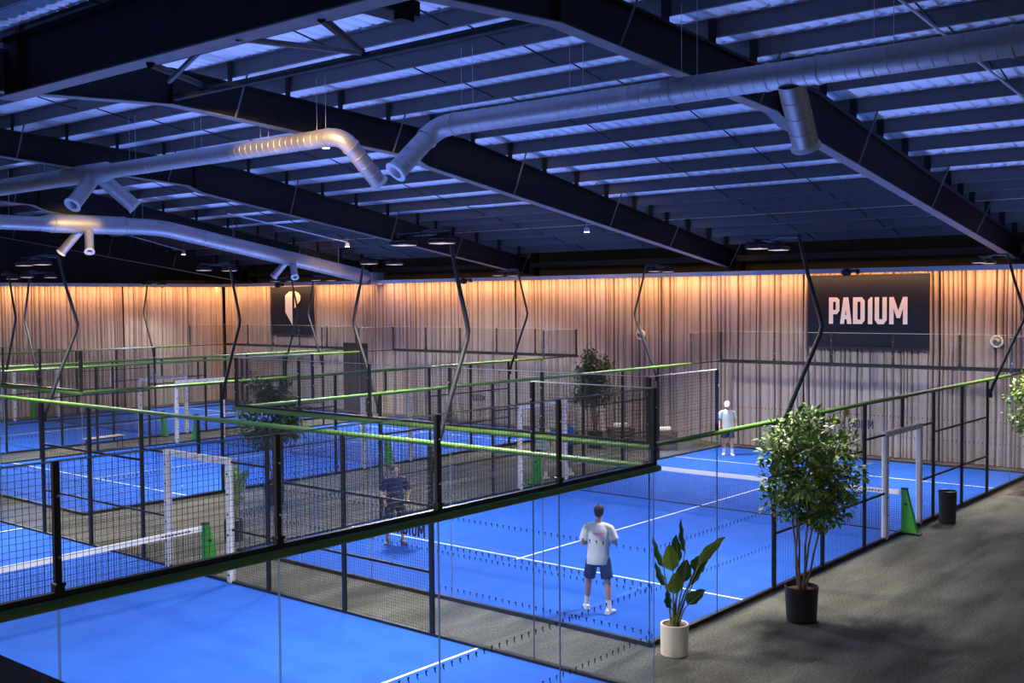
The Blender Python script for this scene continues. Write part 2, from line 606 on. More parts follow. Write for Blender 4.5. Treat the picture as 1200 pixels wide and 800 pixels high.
# ---------------------------------------------------------------- curtains
def curtain(p0, p1, normal, label, seed, z0=0.02, z1=5.93, group='curtain drops along the hall walls'):
    rnd = random.Random(seed)
    p0, p1, nv = V(p0), V(p1), V(normal)
    Lc = (p1 - p0).length
    d = (p1 - p0).normalized()
    # fold by fold: rounded fronts in one line, narrow valleys of uneven depth between them
    prof = [(0.0, 0.0)]
    s0 = 0.0
    bulge = 0.0
    while s0 < Lc - 0.05:
        wf = min(rnd.choice((0.10, 0.14, 0.19, 0.24, 0.32)) * rnd.uniform(0.85, 1.15), Lc - s0)
        dep = rnd.choice((0.05, 0.09, 0.14, 0.20, 0.30)) * rnd.uniform(0.8, 1.2)
        bulge = 0.7 * bulge + 0.3 * rnd.uniform(-0.10, 0.10)
        for q in range(1, 11):
            u_ = q / 10
            prof.append((s0 + wf * u_, 0.05 + bulge + dep * (math.sin(PI * u_) ** 0.5 - 1.0) if q < 10 else 0.05 + bulge - dep))
        s0 += wf
    zs = [z0 + (z1 - z0) * q for q in (0, 0.27, 0.57, 0.84, 1)]
    sc = [1.1, 1.05, 1.0, 0.95, 0.9]
    vs_ = []
    for z, k in zip(zs, sc):
        for s, a in prof:
            wob = 0.012 * math.sin(z * 1.3 + s * 2.1)
            vs_.append(p0 + d * (s + wob) + nv * (a * k) + V((0, 0, z)))
    n_ = len(prof)
    fs_ = [(k * n_ + i, k * n_ + i + 1, (k + 1) * n_ + i + 1, (k + 1) * n_ + i) for k in range(len(zs) - 1) for i in range(n_ - 1)]
    mb = MB()
    mb.add(vs_, fs_)
    o = mb.build('curtain', M['curtain'], smooth=True)
    o.data.polygons.foreach_set('use_smooth', [True] * len(o.data.polygons))
    return tag(o, label, 'curtain', group)


XC = 21.0
segs = [(-6.0, 2.9, 'taupe curtain drop right of the word banner at the right picture edge'),
        (2.95, 7.4, 'taupe curtain drop hanging behind the navy word banner'),
        (7.45, 13.0, 'taupe curtain drop just left of the navy word banner'),
        (13.05, 20.0, 'taupe curtain drop behind the far tree, with a round wall nozzle at its right end'),
        (20.05, 28.9, 'taupe curtain drop between the dark doorway and the far tree'),
        (30.6, 36.0, 'taupe curtain drop hanging behind the small emblem banner'),
        (36.05, 39.9, 'taupe curtain drop in the far left corner, left of the emblem banner')]
for i, (a, b, lab) in enumerate(segs):
    curtain((XC, a, 0), (XC, b, 0), (-1, 0, 0), lab, 11 + i)
curtain((XC, 28.9, 0), (XC, 30.6, 0), (-1, 0, 0), 'short taupe curtain drop hanging above the dark doorway', 31, z0=3.18)
lsegs = [(20.9, 15.2, 'pale taupe curtain drop on the left wall next to the far corner'),
         (15.15, 8.0, 'taupe curtain drop at the left picture edge, with deep folds'),
         (7.95, -4.0, 'taupe curtain drop on the left wall beyond the left picture edge')]
for i, (a, b, lab) in enumerate(lsegs):
    curtain((a, 39.95, 0), (b, 39.95, 0), (0, -1, 0), lab, 41 + i)

# solid dark block stands for the dark doorway opening between the curtain drops
mb = MB()
mb.box((21.7, 29.75, 1.6), (1.4, 1.9, 3.2))
tag(mb.build('door_1', M['wall']), 'tall dark doorway between two curtain drops', None, None, 'structure')

# eaves beam and columns seen in the dark gap over the back curtain
ev = thing('eaves_beam', 'brown steel eaves beam in the dark gap above the back curtain', None, (21.7, 14, 6.55), kind='structure')
mb = MB()
mb.box((0, 0, 0), (0.16, 54, 0.20))
mb.build('beam', M['eaves'], ev)
for fy in FRAMES:
    mb = MB()
    mb.box((0.1, fy - 14, -2.9), (0.3, 0.2, 7.2))
    mb.build('column', M['roof_steel'], ev)

# pelmet and LED strip
mb = MB()
mb.box((20.44, 16.9, 5.985), (0.03, 46.0, 0.15))
mb.box((20.76, 16.9, 6.05), (0.62, 46.0, 0.02))
tag(mb.build('trim_2', M['pelmet']), 'pale pelmet board along the top of the back curtain', None, None, 'structure')
mb = MB()
mb.box((8.2, 39.36, 5.985), (24.5, 0.03, 0.15))
mb.box((8.2, 39.66, 6.05), (24.5, 0.62, 0.02))
tag(mb.build('trim_3', M['pelmet']), 'pale pelmet board along the top of the left curtain', None, None, 'structure')

# ================================================================ COURTS
RAIL = 3.0
GLYPH = {  # convex pieces, letter height 220, advance in the same unit
    'P': ([[(0, 0), (36, 0), (36, 220), (0, 220)], [(36, 184), (70, 184), (70, 220), (36, 220)], [(60, 184), (60, 116), (70, 80), (92, 110), (92, 200), (70, 220)],
           [(36, 80), (70, 80), (60, 116), (36, 116)]], 97),
    'A': ([[(0, 0), (35, 0), (62, 220), (30, 220)], [(62, 0), (100, 0), (72, 220), (40, 220)], [(25, 38), (78, 38), (73, 72), (28, 72)]], 112),
    'D': ([[(0, 0), (38, 0), (38, 220), (0, 220)], [(38, 184), (64, 184), (76, 220), (38, 220)], [(38, 0), (76, 0), (64, 36), (38, 36)],
           [(64, 40), (64, 36), (76, 0), (100, 30), (100, 190), (76, 220), (64, 184), (64, 180)]], 122),
    'I': ([[(5, 0), (42, 0), (42, 220), (28, 220), (5, 195)]], 62),
    'U': ([[(0, 34), (36, 34), (36, 220), (0, 220)], [(64, 34), (100, 34), (100, 220), (64, 220)], [(0, 34), (26, 0), (74, 0), (100, 34), (64, 40), (36, 40)]], 120),
    'M': ([[(0, 0), (36, 0), (36, 150), (36, 220), (0, 220)], [(112, 0), (148, 0), (148, 220), (112, 220), (112, 150)],
           [(36, 220), (36, 130), (60, 50), (88, 50), (74, 110)], [(112, 220), (74, 110), (60, 50), (88, 50), (112, 130)]], 150),
}


def word(text, parent, origin, ux, uy, height, depth, m, name='letter', joined=False):
    k = height / 220.0
    x = 0
    allmb = MB()
    for ch in text:
        polys, adv = GLYPH[ch]
        mb = allmb if joined else MB()
        for i, p in enumerate(polys):
            mb.prism([((x + q[0]) * k, q[1] * k) for q in p], V(origin), ux, uy, depth + 0.0004 * i)
        if not joined:
            mb.build(name, m, parent)
        x += adv
    if joined:
        return allmb.build(name, m, parent)


# shared pieces ------------------------------------------------------------
def glass_mesh(wd, ht, marks=True):
    mb = MB()
    t = 0.012
    w2 = wd - 0.012
    # faces of the pane
    mb.add([(0, -t / 2, 0), (w2, -t / 2, 0), (w2, -t / 2, ht), (0, -t / 2, ht)], [(0, 1, 2, 3)])
    mb.cur = 1
    for x in (0.0005, w2 - 0.0005):
        mb.box((x, 0, ht / 2), (0.002, t, ht))
    return mb.mesh('glass_panel', [M['glass'], M['glass_edge']])


def marks_mesh(wd):
    mb = MB()
    n_ = int(wd / 0.125)
    for z in (0.80, 1.42):
        for i in range(n_):
            x = (i + 0.5) * wd / n_
            mb.cur = 0
            mb.add([(x + a_, 0, z + b_) for a_, b_ in ((-0.012, 0.03), (0.026, 0.034), (0.018, -0.005), (0.002, -0.032), (-0.006, -0.03), (0.002, 0.004))],
                   [(0, 1, 2, 5), (5, 2, 3, 4)])
    me = mb.mesh('glass_marking', [M['mark_dark'], M['mark_pale']])
    return me


def wire_mesh(wd, ht, cell=0.05, wire=0.0030):
    mb = MB()
    h = wire / 2

    def bar(x0, x1, z0, z1):
        mb.add([(x0, -h, z0), (x1, -h, z0), (x1, h, z0), (x0, h, z0), (x0, -h, z1), (x1, -h, z1), (x1, h, z1), (x0, h, z1)],
               [(0, 1, 5, 4), (1, 2, 6, 5), (2, 3, 7, 6), (3, 0, 4, 7), (0, 3, 2, 1), (4, 5, 6, 7)])
    nx = max(1, round(wd / cell))
    for i in range(nx + 1):
        x = wd * i / nx
        bar(x - h, x + h, 0, ht)
    nz = max(1, round(ht / cell))
    for i in range(nz + 1):
        z = ht * i / nz
        bar(0, wd, z - h, z + h)
    return mb.mesh('wire_mesh', M['wire'])


def bar_mesh(name, sx, sy, sz, m, b=0.006):
    mb = MB()
    mb.bbox((0, 0, sz / 2), (sx, sy, sz), b)
    return mb.mesh(name, m)


def hbar_mesh(name, ln, sy, sz, m):
    mb = MB()
    mb.box((ln / 2, 0, 0), (ln, sy, sz))
    return mb.mesh(name, m)


G2 = glass_mesh(2.0, RAIL - 0.04)
K2 = marks_mesh(2.0)
W2x1 = wire_mesh(2.0, 0.94)
W2x3 = wire_mesh(2.0, RAIL - 0.05)
W11x3 = wire_mesh(1.1, RAIL - 0.05)
W09x3 = wire_mesh(0.9, RAIL - 0.05)
W09t = wire_mesh(0.9, 0.70)
W11t = wire_mesh(1.1, 0.70)
POST3 = bar_mesh('post', 0.075, 0.06, RAIL - 0.02, M['black'])
POST1 = bar_mesh('mesh_post', 0.05, 0.05, 1.0, M['black'])
CPOST1 = bar_mesh('corner_post', 0.065, 0.065, 1.0, M['black'])
PLATE = bar_mesh('foot_plate', 0.16, 0.13, 0.012, M['black'], 0.003)
mb = MB()
mb.box((0, 0, 0.05), (0.075, 0.06, 0.10))
for s in (-1, 1):
    mb.tube([(s * 0.02, -0.05, 0.1), (s * 0.03, 0.05, 0.1)], 0.012, 6)
SHOE = mb.mesh('post_shoe', M['black'])
mb = MB()
for z in (0.30, 0.75):
    mb.tube([(0, -0.04, z), (0, 0.04, z)], 0.011, 6)
BOLTS = mb.mesh('bolt', M['wire_edge'])


def gate_post_mesh():
    mb = MB()
    mb.bbox((0, 0, 1.12), (0.13, 0.12, 2.24), 0.02)
    mb.cur = 1
    rnd = random.Random(3)
    for k in range(6):          # dark dashes standing for lettering along the padding
        z = 0.15 + k * 0.37
        mb.box((0, -0.061, z), (0.05, 0.004, 0.035))
        mb.box((0, 0.061, z), (0.05, 0.004, 0.035))
    return mb.mesh('gate_post', [M['white_pad'], M['wire']])


def gate_bar_mesh():
    mb = MB()
    mb.box((1.0, 0, 0), (2.12, 0.11, 0.11))
    mb.cur = 1
    for k in range(7):
        mb.box((0.16 + k * 0.28, -0.056, 0), (0.03, 0.004, 0.085))
        mb.box((0.16 + k * 0.28, 0.056, 0), (0.03, 0.004, 0.085))
    return mb.mesh('gate_head', [M['white_pad'], M['wood_pale']])


GPOST, GHEAD = gate_post_mesh(), gate_bar_mesh()


def rot2(x, y, a):
    return (x * math.cos(a) - y * math.sin(a), x * math.sin(a) + y * math.cos(a))


def court(name_label, loc, rotz, ends=(0, 1), sides=(0, 1), far_dark=True):
    """local x runs along the 20 m side, local y across; corner at the origin"""
    ct = thing('padel_court', name_label, 'court', loc, rotz, 'padel courts of the hall')
    # turf
    mb = MB()
    mb.box((10, 5, 0.008), (20.0, 10.0, 0.03))
    tf = mb.build('turf', M['turf'], ct)
    for nm, c, s in (('service_line', (3.05, 5, 0.0245), (0.05, 10, 0.003)), ('service_line', (16.95, 5, 0.0245), (0.05, 10, 0.003)), ('centre_line', (10, 5, 0.0247), (14.3, 0.05, 0.003))):
        b = MB()
        b.box(c, s)
        b.build(nm, M['line'], tf)
    # base channels and corner seams
    def base(c, s):
        b = MB()
        b.box(c, s)
        b.build('base_channel', M['black'], ct)
    for e in ends:
        x = 20.0 * e
        base((x, 5, 0.03), (0.07, 10.1, 0.07))
        for k in range(5):
            o = inst('glass_panel', G2, ct, (x, 2 * k + 0.006, 0.04), PI / 2)
            q = inst('glass_marking', K2, o, (0, 0.008, -0.04))
            q['kind'] = 'stuff'
            wm = inst('wire_mesh', W2x1, ct, (x, 2 * k, RAIL + 0.05), PI / 2)
            wm['kind'] = 'stuff'
            if k:
                p = inst('mesh_post', POST1, ct, (x, 2 * k, RAIL))
                inst('post_shoe', SHOE, p, (0, 0, 0.0), PI / 2)
                inst('bolt', BOLTS, p, (0, 0, 0), PI / 2)['kind'] = 'stuff'
        for yy in (0, 10):
            p = inst('corner_post', CPOST1, ct, (x, yy, RAIL))
            inst('bolt', BOLTS, p, (0, 0, 0), PI / 2)['kind'] = 'stuff'
        b = MB()
        xo = x + (0.045 if e else -0.045)
        b.tube([(xo, -0.05, RAIL - 0.035), (xo, 10.05, RAIL - 0.035)], 0.042, 12)
        b.build('end_rail', M['dark_rail'] if (e == 1 and far_dark) else M['green'], ct, smooth=True)
        b = MB()
        b.box((x, 5, RAIL + 0.02), (0.05, 10.0, 0.05))
        b.build('mesh_frame', M['black'], ct)
        b = MB()
        b.tube([(x, 0, RAIL + 1.0), (x, 10, RAIL + 1.0)], 0.0065, 6)
        b.build('top_wire', M['wire_edge'], ct)
        word('PADIUM', ct, (x - 0.02, 5.42, 1.0), (0, -1, 0), (0, 0, 1), 0.27, 0.004, M['mark_dark'], 'glass_letter')
    for s in sides:
        y = 10.0 * s
        base((10, y, 0.03), (20.1, 0.07, 0.07))
        for k in (0, 1, 8, 9):
            o = inst('glass_panel', G2, ct, (2 * k + 0.006, y, 0.04))
            q = inst('glass_marking', K2, o, (0, 0.008, -0.04))
            q['kind'] = 'stuff'
        for x in (4, 6, 8, 12, 14, 16):
            p = inst('post', POST3, ct, (x, y, 0))
            inst('foot_plate', PLATE, p, (0, 0, 0.001))
        for x, wme in ((4, W2x3), (6, W2x3), (8, W11x3), (11.1, W09x3), (12, W2x3), (14, W2x3)):
            o = inst('wire_mesh', wme, ct, (x, y, 0.04))
            o['kind'] = 'stuff'
        for x, wme in ((9.1, W09t), (10.0, W11t)):
            o = inst('wire_mesh', wme, ct, (x, y, 2.28))
            o['kind'] = 'stuff'
        for x0, x1 in ((4, 6), (6, 8), (8, 9.1), (11.1, 12), (12, 14), (14, 16)):
            for z in (1.0, 2.02):
                zz = z + (0.22 if (z > 2 and x0 in (8, 11.1)) else 0)
                b = MB()
                b.box(((x0 + x1) / 2, y, zz), (x1 - x0, 0.035, 0.04))
                b.build('cross_bar', M['black'], ct)
        b = MB()
        b.box((10.05, y, 2.62), (0.05, 0.05, 0.70))
        b.build('gate_hanger', M['black'], ct)
        for x in (9.1, 11.1):
            inst('gate_post', GPOST, ct, (x, y, 0.02))
        inst('gate_head', GHEAD, ct, (9.1, y, 2.25))
        b = MB()
        b.tube([(0, y, RAIL - 0.02), (18, y, RAIL - 0.02)], 0.042, 10)
        b.build('side_rail', M['green'], ct, smooth=True)
        b = MB()
        b.box((19.0, y, RAIL - 0.02), (2.0, 0.04, 0.04))
        b.build('side_rail_end', M['dark_rail'], ct)
        for x0, xp in ((0, 2), (18, 18)):
            o = inst('wire_mesh', W2x1, ct, (x0, y, RAIL + 0.05))
            o['kind'] = 'stuff'
            p = inst('mesh_post', POST1, ct, (xp, y, RAIL))
            inst('bolt', BOLTS, p, (0, 0, 0))['kind'] = 'stuff'
            b = MB()
            b.tube([(x0, y, RAIL + 1.0), (x0 + 2, y, RAIL + 1.0)], 0.0065, 6)
            b.build('top_wire', M['wire_edge'], ct)
    return ct


COURTS = [
    ('front right', (0, 0, 0), 0.0, (0, 1), (0, 1), 'blue padel court at right, with the player in the white shirt on it'),
    ('near left', (-1.68, -1.16, 0), PI / 2, (0, 1), (0,), 'nearest blue padel court, filling the lower left corner behind tall glass'),
    ('middle', (0, 16.2, 0), 0.0, (0, 1), (0, 1), 'blue padel court beyond the carpet aisle with the potted trees'),
    ('far left', (0, 28.6, 0), 0.0, (0, 1), (0, 1), 'farthest blue padel court, along the left curtain'),
]
for nm, loc, rz, ends, sides, lab in COURTS:
    court(lab, loc, rz, ends, sides)

# nets ------------------------------------------------------------------
def net(label, loc, rotz):
    t_ = thing('court_net', label, 'net', loc, rotz, 'nets across the padel courts')
    # sagging dark netting
    mb = MB()
    h = 0.0022

    def top(y):
        return 0.90 - 0.05 * math.sin(PI * y / 10)
    nz, ny = 18, 200
    for i in range(ny + 1):
        y = 10.0 * i / ny
        mb.add([(-h, y - h, 0.03), (h, y - h, 0.03), (h, y + h, 0.03), (-h, y + h, 0.03), (-h, y - h, top(y)), (h, y - h, top(y)), (h, y + h, top(y)), (-h, y + h, top(y))],
               [(0, 1, 5, 4), (1, 2, 6, 5), (2, 3, 7, 6), (3, 0, 4, 7)])
    for j in range(nz + 1):
        for i in range(10):
            ya, yb = i, i + 1
            za, zb = [0.03 + (top(q) - 0.03) * j / nz for q in (ya, yb)]
            mb.add([(-h, ya, za - h), (h, ya, za - h), (h, ya, za + h), (-h, ya, za + h), (-h, yb, zb - h), (h, yb, zb - h), (h, yb, zb + h), (-h, yb, zb + h)],
                   [(0, 1, 5, 4), (1, 2, 6, 5), (2, 3, 7, 6), (3, 0, 4, 7)])
    o = mb.build('netting', M['wire'], t_)
    o['kind'] = 'stuff'
    # white tape
    mb = MB()
    rings = []
    for i in range(21):
        y = 10.0 * i / 20
        z = top(y)
        rings.append([(-0.012, y, z - 0.05), (0.012, y, z - 0.05), (0.014, y, z + 0.045), (0, y, z + 0.052), (-0.014, y, z + 0.045)])
    mb.rings(rings)
    mb.build('tape', M['white'], t_)
    mb = MB()
    for y0 in (0.28, 9.1):      # small dark print near each end of the tape
        for k in range(9):
            mb.box((-0.0145, y0 + k * 0.07, top(y0 + k * 0.07) - 0.005), (0.003, 0.045, 0.03))
            mb.box((0.0145, y0 + k * 0.07, top(y0 + k * 0.07) - 0.005), (0.003, 0.045, 0.03))
    o = mb.build('tape_print', M['mark_dark'], t_)
    o['kind'] = 'stuff'
    mb = MB()
    mb.tube([(0, 0, 0.035), (0, 10, 0.035)], 0.012, 6)
    mb.build('bottom_cord', M['wire'], t_, smooth=True)
    for s, y in ((1, -0.03), (-1, 10.03)):
        mb = MB()
        # leaning green post: upright plate with a sloping outer face
        d = -s
        x = 0.06
        pts = [(y, 0.03), (y + d * 0.34, 0.03), (y + d * 0.10, 0.98), (y, 0.98)]
        a = [(-x, p[0], p[1]) for p in pts]
        b = [(x, p[0], p[1]) for p in pts]
        mb.add(a + b, [(0, 1, 2, 3), (7, 6, 5, 4), (0, 4, 5, 1), (1, 5, 6, 2), (2, 6, 7, 3), (3, 7, 4, 0)])
        p = mb.build('net_post', M['green_post'], t_)
        c = MB()
        c.bbox((0, y + d * 0.05, 0.985), (0.13, 0.13, 0.03), 0.006)
        c.build('post_cap', M['black'], p)
        c = MB()
        c.bbox((0, y + d * 0.18, 0.035), (0.20, 0.46, 0.02), 0.005)
        c.build('foot_plate', M['black'], p)
        c = MB()
        c.tube([(-0.075, y + d * 0.10, 0.66), (0.075, y + d * 0.10, 0.66)], 0.03, 10)
        c.build('winch', M['black'], p, smooth=True)
    return t_


for (nm, loc, rz, _e, _s, lab), nl in zip(COURTS, ('black net with white tape across the court of the white-shirted player', 'black net with white tape across the nearest court, at the left picture edge',
                                                  'black net with white tape across the court beyond the tree aisle', 'black net with white tape across the farthest court by the left curtain')):
    ox, oy = rot2(10.0, 0, rz)
    net(nl, (loc[0] + ox, loc[1] + oy, loc[2]), rz)


# floodlight poles --------------------------------------------------------
def pole_meshes():
    ms = {}
    mb = MB()
    mb.tube([(0, -0.07, 2.52), (0, -0.07, 2.66), (0, -0.13, 2.85), (0, -0.55, 3.85), (0, -0.84, 4.50), (0, -0.88, 4.66), (0, -0.84, 4.82), (0, -0.62, 5.55), (0, -0.45, 6.22)],
            [0.042, 0.042, 0.042, 0.040, 0.038, 0.038, 0.038, 0.034, 0.030], 10)
    ms['pole'] = mb.mesh('pole', M['black'], True)
    mb = MB()
    mb.box((0, -0.045, 2.72), (0.10, 0.06, 0.06))
    mb.box((0, -0.045, 2.60), (0.12, 0.05, 0.10))
    ms['clamp'] = mb.mesh('clamp', M['black'])
    mb = MB()
    mb.tube([(0, -0.46, 6.19), (0, -0.1, 6.20), (0, 0.16, 6.14)], 0.032, 8)
    ms['arm'] = mb.mesh('arm', M['black'], True)
    mb = MB()
    mb.tube([(-0.55, 0.10, 6.14), (0.55, 0.10, 6.14)], 0.028, 8)
    ms['cross_arm'] = mb.mesh('cross_arm', M['black'], True)
    mb = MB()
    mb.bbox((0, 0, 0.03), (0.34, 0.30, 0.07), 0.015)
    for k in range(6):
        mb.box((-0.13 + 0.052 * k, 0, 0.085), (0.012, 0.24, 0.05))
    mb.box((0, 0, 0.12), (0.05, 0.06, 0.06))
    ms['lamp'] = mb.mesh('lamp', M['black'])
    mb = MB()
    mb.bbox((0, 0, -0.007), (0.29, 0.25, 0.006), 0.002)
    ms['lens'] = mb.mesh('lens', M['lamp_lens'])
    return ms


PM = pole_meshes()


def pole(label, loc, rotz, lit=1.0):
    t_ = thing('floodlight_pole', label, 'lamp', loc, rotz, 'bent floodlight poles around the courts')
    inst('pole', PM['pole'], t_)
    inst('clamp', PM['clamp'], t_)
    inst('arm', PM['arm'], t_)
    inst('cross_arm', PM['cross_arm'], t_)
    for s in (-1, 1):
        lm = inst('lamp', PM['lamp'], t_, (s * 0.40, 0.12, 5.99))
        inst('lens', PM['lens'], lm)
        if lit:
            wx, wy = rot2(s * 0.40, 0.12, rotz)
            dx, dy = rot2(0.0, 0.42, rotz)
            area_light('floodlight', (loc[0] + wx, loc[1] + wy, 5.955), (dx, dy, -1), 0.27, 0.23, LAMP_W * lit, FLOOD_COL, math.radians(138))


for nm, loc, rz, ends, sides, lab in COURTS:
    for (x, s) in ((4, 0), (16, 0), (4, 1), (16, 1)):
        ox, oy = rot2(x, 10.0 * s, rz)
        where = {'front right': {(4, 0): 'rising behind the potted tree at right', (16, 0): 'at the right picture edge beside the cropped tree',
                                 (4, 1): 'on the left fence of the right court, at its near end', (16, 1): 'on the left fence of the right court, at its far end'},
                 'near left': {(4, 0): 'in the picture centre, on the near court fence', (16, 0): 'at far left, below the lit duct outlet',
                               (4, 1): 'beside the mezzanine, outside the picture', (16, 1): 'at the outer fence, outside the picture'},
                 'middle': {(4, 0): 'left of the aisle tree on the middle court', (16, 0): 'just left of the far aisle tree',
                            (4, 1): 'on the left fence of the middle court, at the left edge', (16, 1): 'crossing the right half of the emblem banner'},
                 'far left': {(4, 0): 'second pole from the left edge, on the far court', (16, 0): 'crossing the left half of the emblem banner',
                              (4, 1): 'against the left curtain, outside the picture', (16, 1): 'slim and distant, before the pale left curtain'}}[nm][(x, s)]
        pole('black bent floodlight pole ' + where, (loc[0] + ox, loc[1] + oy, 0), rz + (PI if s else 0), 0.4 if (nm == 'far left' and s) else 1.0)

# ================================================================ BANNERS, WALL FITTINGS
def banner(name, label, y0, y1, z0, z1, x):
    t_ = thing(name, label, 'banner', (x, (y0 + y1) / 2, z0))
    hw = (y1 - y0) / 2
    nx, nz = 24, 8
    vs_ = []
    for side in (0, 1):
        for j in range(nz + 1):
            for i in range(nx + 1):
                yy = -hw + 2 * hw * i / nx
                zz = (z1 - z0) * j / nz
                b = 0.006 * math.sin(i * 0.9) * (j / nz) + 0.008 * math.sin(i * 0.35 + j)
                vs_.append((b + 0.008 * side, yy, zz))
    row = nx + 1
    lay = row * (nz + 1)
    fs_ = []
    for j in range(nz):
        for i in range(nx):
            a = j * row + i
            fs_.append((a, a + row, a + row + 1, a + 1))
            fs_.append((lay + a, lay + a + 1, lay + a + row + 1, lay + a + row))
    rim = [i for i in range(nx + 1)] + [j * row + nx for j in range(1, nz + 1)] + [nz * row + i for i in range(nx - 1, -1, -1)] + [j * row for j in range(nz - 1, 0, -1)]
    for k in range(len(rim)):
        a, b = rim[k], rim[(k + 1) % len(rim)]
        fs_.append((a, b, lay + b, lay + a))
    mb = MB()
    mb.add(vs_, fs_)
    mb.build('cloth', M['banner'], t_, smooth=True)
    for nm, z in (('top_bar', z1 - z0), ('bottom_bar', 0.0)):
        mb = MB()
        mb.tube([(0.0, -hw, z), (0.0, hw, z)], 0.022, 8)
        mb.build(nm, M['black'], t_, smooth=True)
    for q in (-0.92, 0.0, 0.92):
        mb = MB()
        mb.tube([(0, q * hw, z1 - z0), (0, q * hw, 6.045 - z0)], 0.008, 6)
        mb.build('hanging_cord', M['black'], t_)
    return t_


wb = banner('word_banner', 'wide navy banner with the pale word PADIUM on the back curtain', 3.16, 7.17, 3.49, 5.84, 20.78)
word('PADIUM', wb, (-0.022, 6.43 - 5.165, 4.27 - 3.49), (0, -1, 0), (0, 0, 1), 0.86, 0.006, M['letter'])
eb = banner('emblem_banner', 'small navy banner with a pale angular P emblem on the back curtain', 32.4, 35.7, 3.5, 5.84, 20.78)
for poly in ([(34.57, 4.62), (34.03, 3.98), (34.03, 5.62), (34.25, 5.62), (34.57, 5.42)], [(33.86, 4.80), (33.42, 5.18), (33.40, 5.40), (33.56, 5.56), (33.86, 5.64)]):
    mb = MB()
    mb.prism([(-(p[0] - 34.05), p[1] - 3.5) for p in poly], (-0.022, 0, 0), (0, -1, 0), (0, 0, 1), 0.006)
    mb.build('emblem_piece', M['letter'], eb)


def nozzle(label, y, z):
    t_ = thing('air_nozzle', label, 'vent', (20.84, y, z))
    rot = Matrix.Rotation(-PI / 2, 3, 'Y')
    mb = MB()
    mb.lathe([(0.150, -0.14), (0.185, -0.02), (0.190, 0.02), (0.170, 0.045), (0.130, 0.03), (0.118, -0.03)], n=28, rot=rot, cap0=False, cap1=False)
    mb.build('ring', M['white'], t_, smooth=True)
    mb = MB()
    mb.ball((-0.01, 0, 0), 0.118, 20, 12, (0.75, 1, 1))
    mb.build('swivel_ball', M['galv'], t_, smooth=True)
    mb = MB()
    mb.lathe([(0.055, 0.0), (0.062, 0.05), (0.030, 0.04)], c=(-0.07, 0.02, -0.01), n=18, rot=rot)
    mb.build('mouth', M['galv_in'], t_, smooth=True)


nozzle('round white wall nozzle in the middle of the back curtain', 13.84, 3.8)
nozzle('round white wall nozzle at the right picture edge', 1.19, 3.78)


def dome(label, y):
    t_ = thing('projector_lamp', label, 'lamp', (20.36, y, 5.96))
    mb = MB()
    mb.ball((0, 0, -0.03), 0.15, 18, 12, (1, 1.1, 0.85))
    mb.build('housing', M['black'], t_, smooth=True)
    mb = MB()
    mb.box((0.06, -0.20, 0.02), (0.06, 0.30, 0.06))
    mb.box((0.06, -0.36, -0.01), (0.10, 0.10, 0.14))
    mb.build('bracket', M['black'], t_)


dome('small round black fixture above the word banner', 5.67)
dome('small round black fixture above the emblem banner', 34.63)
dome('small round black fixture above the curtain near the picture centre', 22.3)


def downlight(label, x, y, z):
    t_ = thing('ceiling_spot', label, 'lamp', (x, y, z), 0, 'small warm spots under the roof')
    mb = MB()
    mb.lathe([(0.055, 0.16), (0.085, 0.13), (0.10, 0.0), (0.085, 0.0)], n=18, cap1=False)
    mb.build('housing', M['conduit'], t_, smooth=True)
    mb = MB()
    mb.lathe([(0.09, -0.012), (0.092, 0.02)], n=18)
    mb.build('lens', M['lamp_glow'], t_)
    mb = MB()
    mb.tube([(0, 0, 0.15), (0, 0, max(0.3, ztop(x) + 0.2 - z))], 0.008, 6)
    mb.build('stem', M['conduit'], t_)


downlight('warm ceiling spot under the lit duct elbow, left one of a pair', 4.75, 13.0, 9.05)
downlight('warm ceiling spot under the lit duct elbow, right one of a pair', 5.0, 12.95, 9.05)
downlight('warm ceiling spot at the end of a thin conduit, above the emblem banner', 16.8, 25.5, 7.37)
downlight('warm ceiling spot just left of the long beam, right of the picture centre', 16.6, 13.2, 7.41)
downlight('warm ceiling spot above the left curtain corner', 16.2, 36.3, 7.38)
for a, b, lab in (((10.9, 25.4, 8.40), (16.8, 25.5, 7.55), 'thin pale conduit running down to the spot above the emblem banner'),
                  ((13.2, 36.0, 8.15), (16.2, 36.3, 7.55), 'thin pale conduit running down to the spot above the left curtain corner')):
    mb = MB()
    mb.tube([a, b], 0.022, 6)
    tag(mb.build('conduit', M['conduit'], smooth=True), lab, 'pipe')


# ================================================================ DUCTS
def spiral(mb, p0, p1, r, pitch=0.28, sh=0.006):
    """round duct between two points with raised seams"""
    p0, p1 = V(p0), V(p1)
    ln = (p1 - p0).length
    n_ = max(1, int(ln / pitch))
    pts, rs = [p0], [r]
    for i in range(1, n_):
        c = i / n_
        for dt, rr in ((-0.012, r), (-0.005, r + sh), (0.005, r + sh), (0.012, r)):
            pts.append(p0.lerp(p1, c + dt / ln))
            rs.append(rr)
    pts.append(p1)
    rs.append(r)
    mb.tube(pts, rs, 28, cap=False)


def duct_part(parent, name, p0, p1, r, pitch=0.28, m='galv'):
    mb = MB()
    spiral(mb, p0, p1, r, pitch)
    o = mb.build(name, M[m], parent, smooth=True)
    return o


def collar(parent, p, d, r, w=0.06, name='collar'):
    p, d = V(p), V(d).normalized()
    mb = MB()
    mb.tube([p - d * w / 2, p - d * w / 2 + d * 0.004, p + d * w / 2 - d * 0.004, p + d * w / 2], [r, r + 0.014, r + 0.014, r], 28, cap=False)
    return mb.build(name, M['galv'], parent, smooth=True)


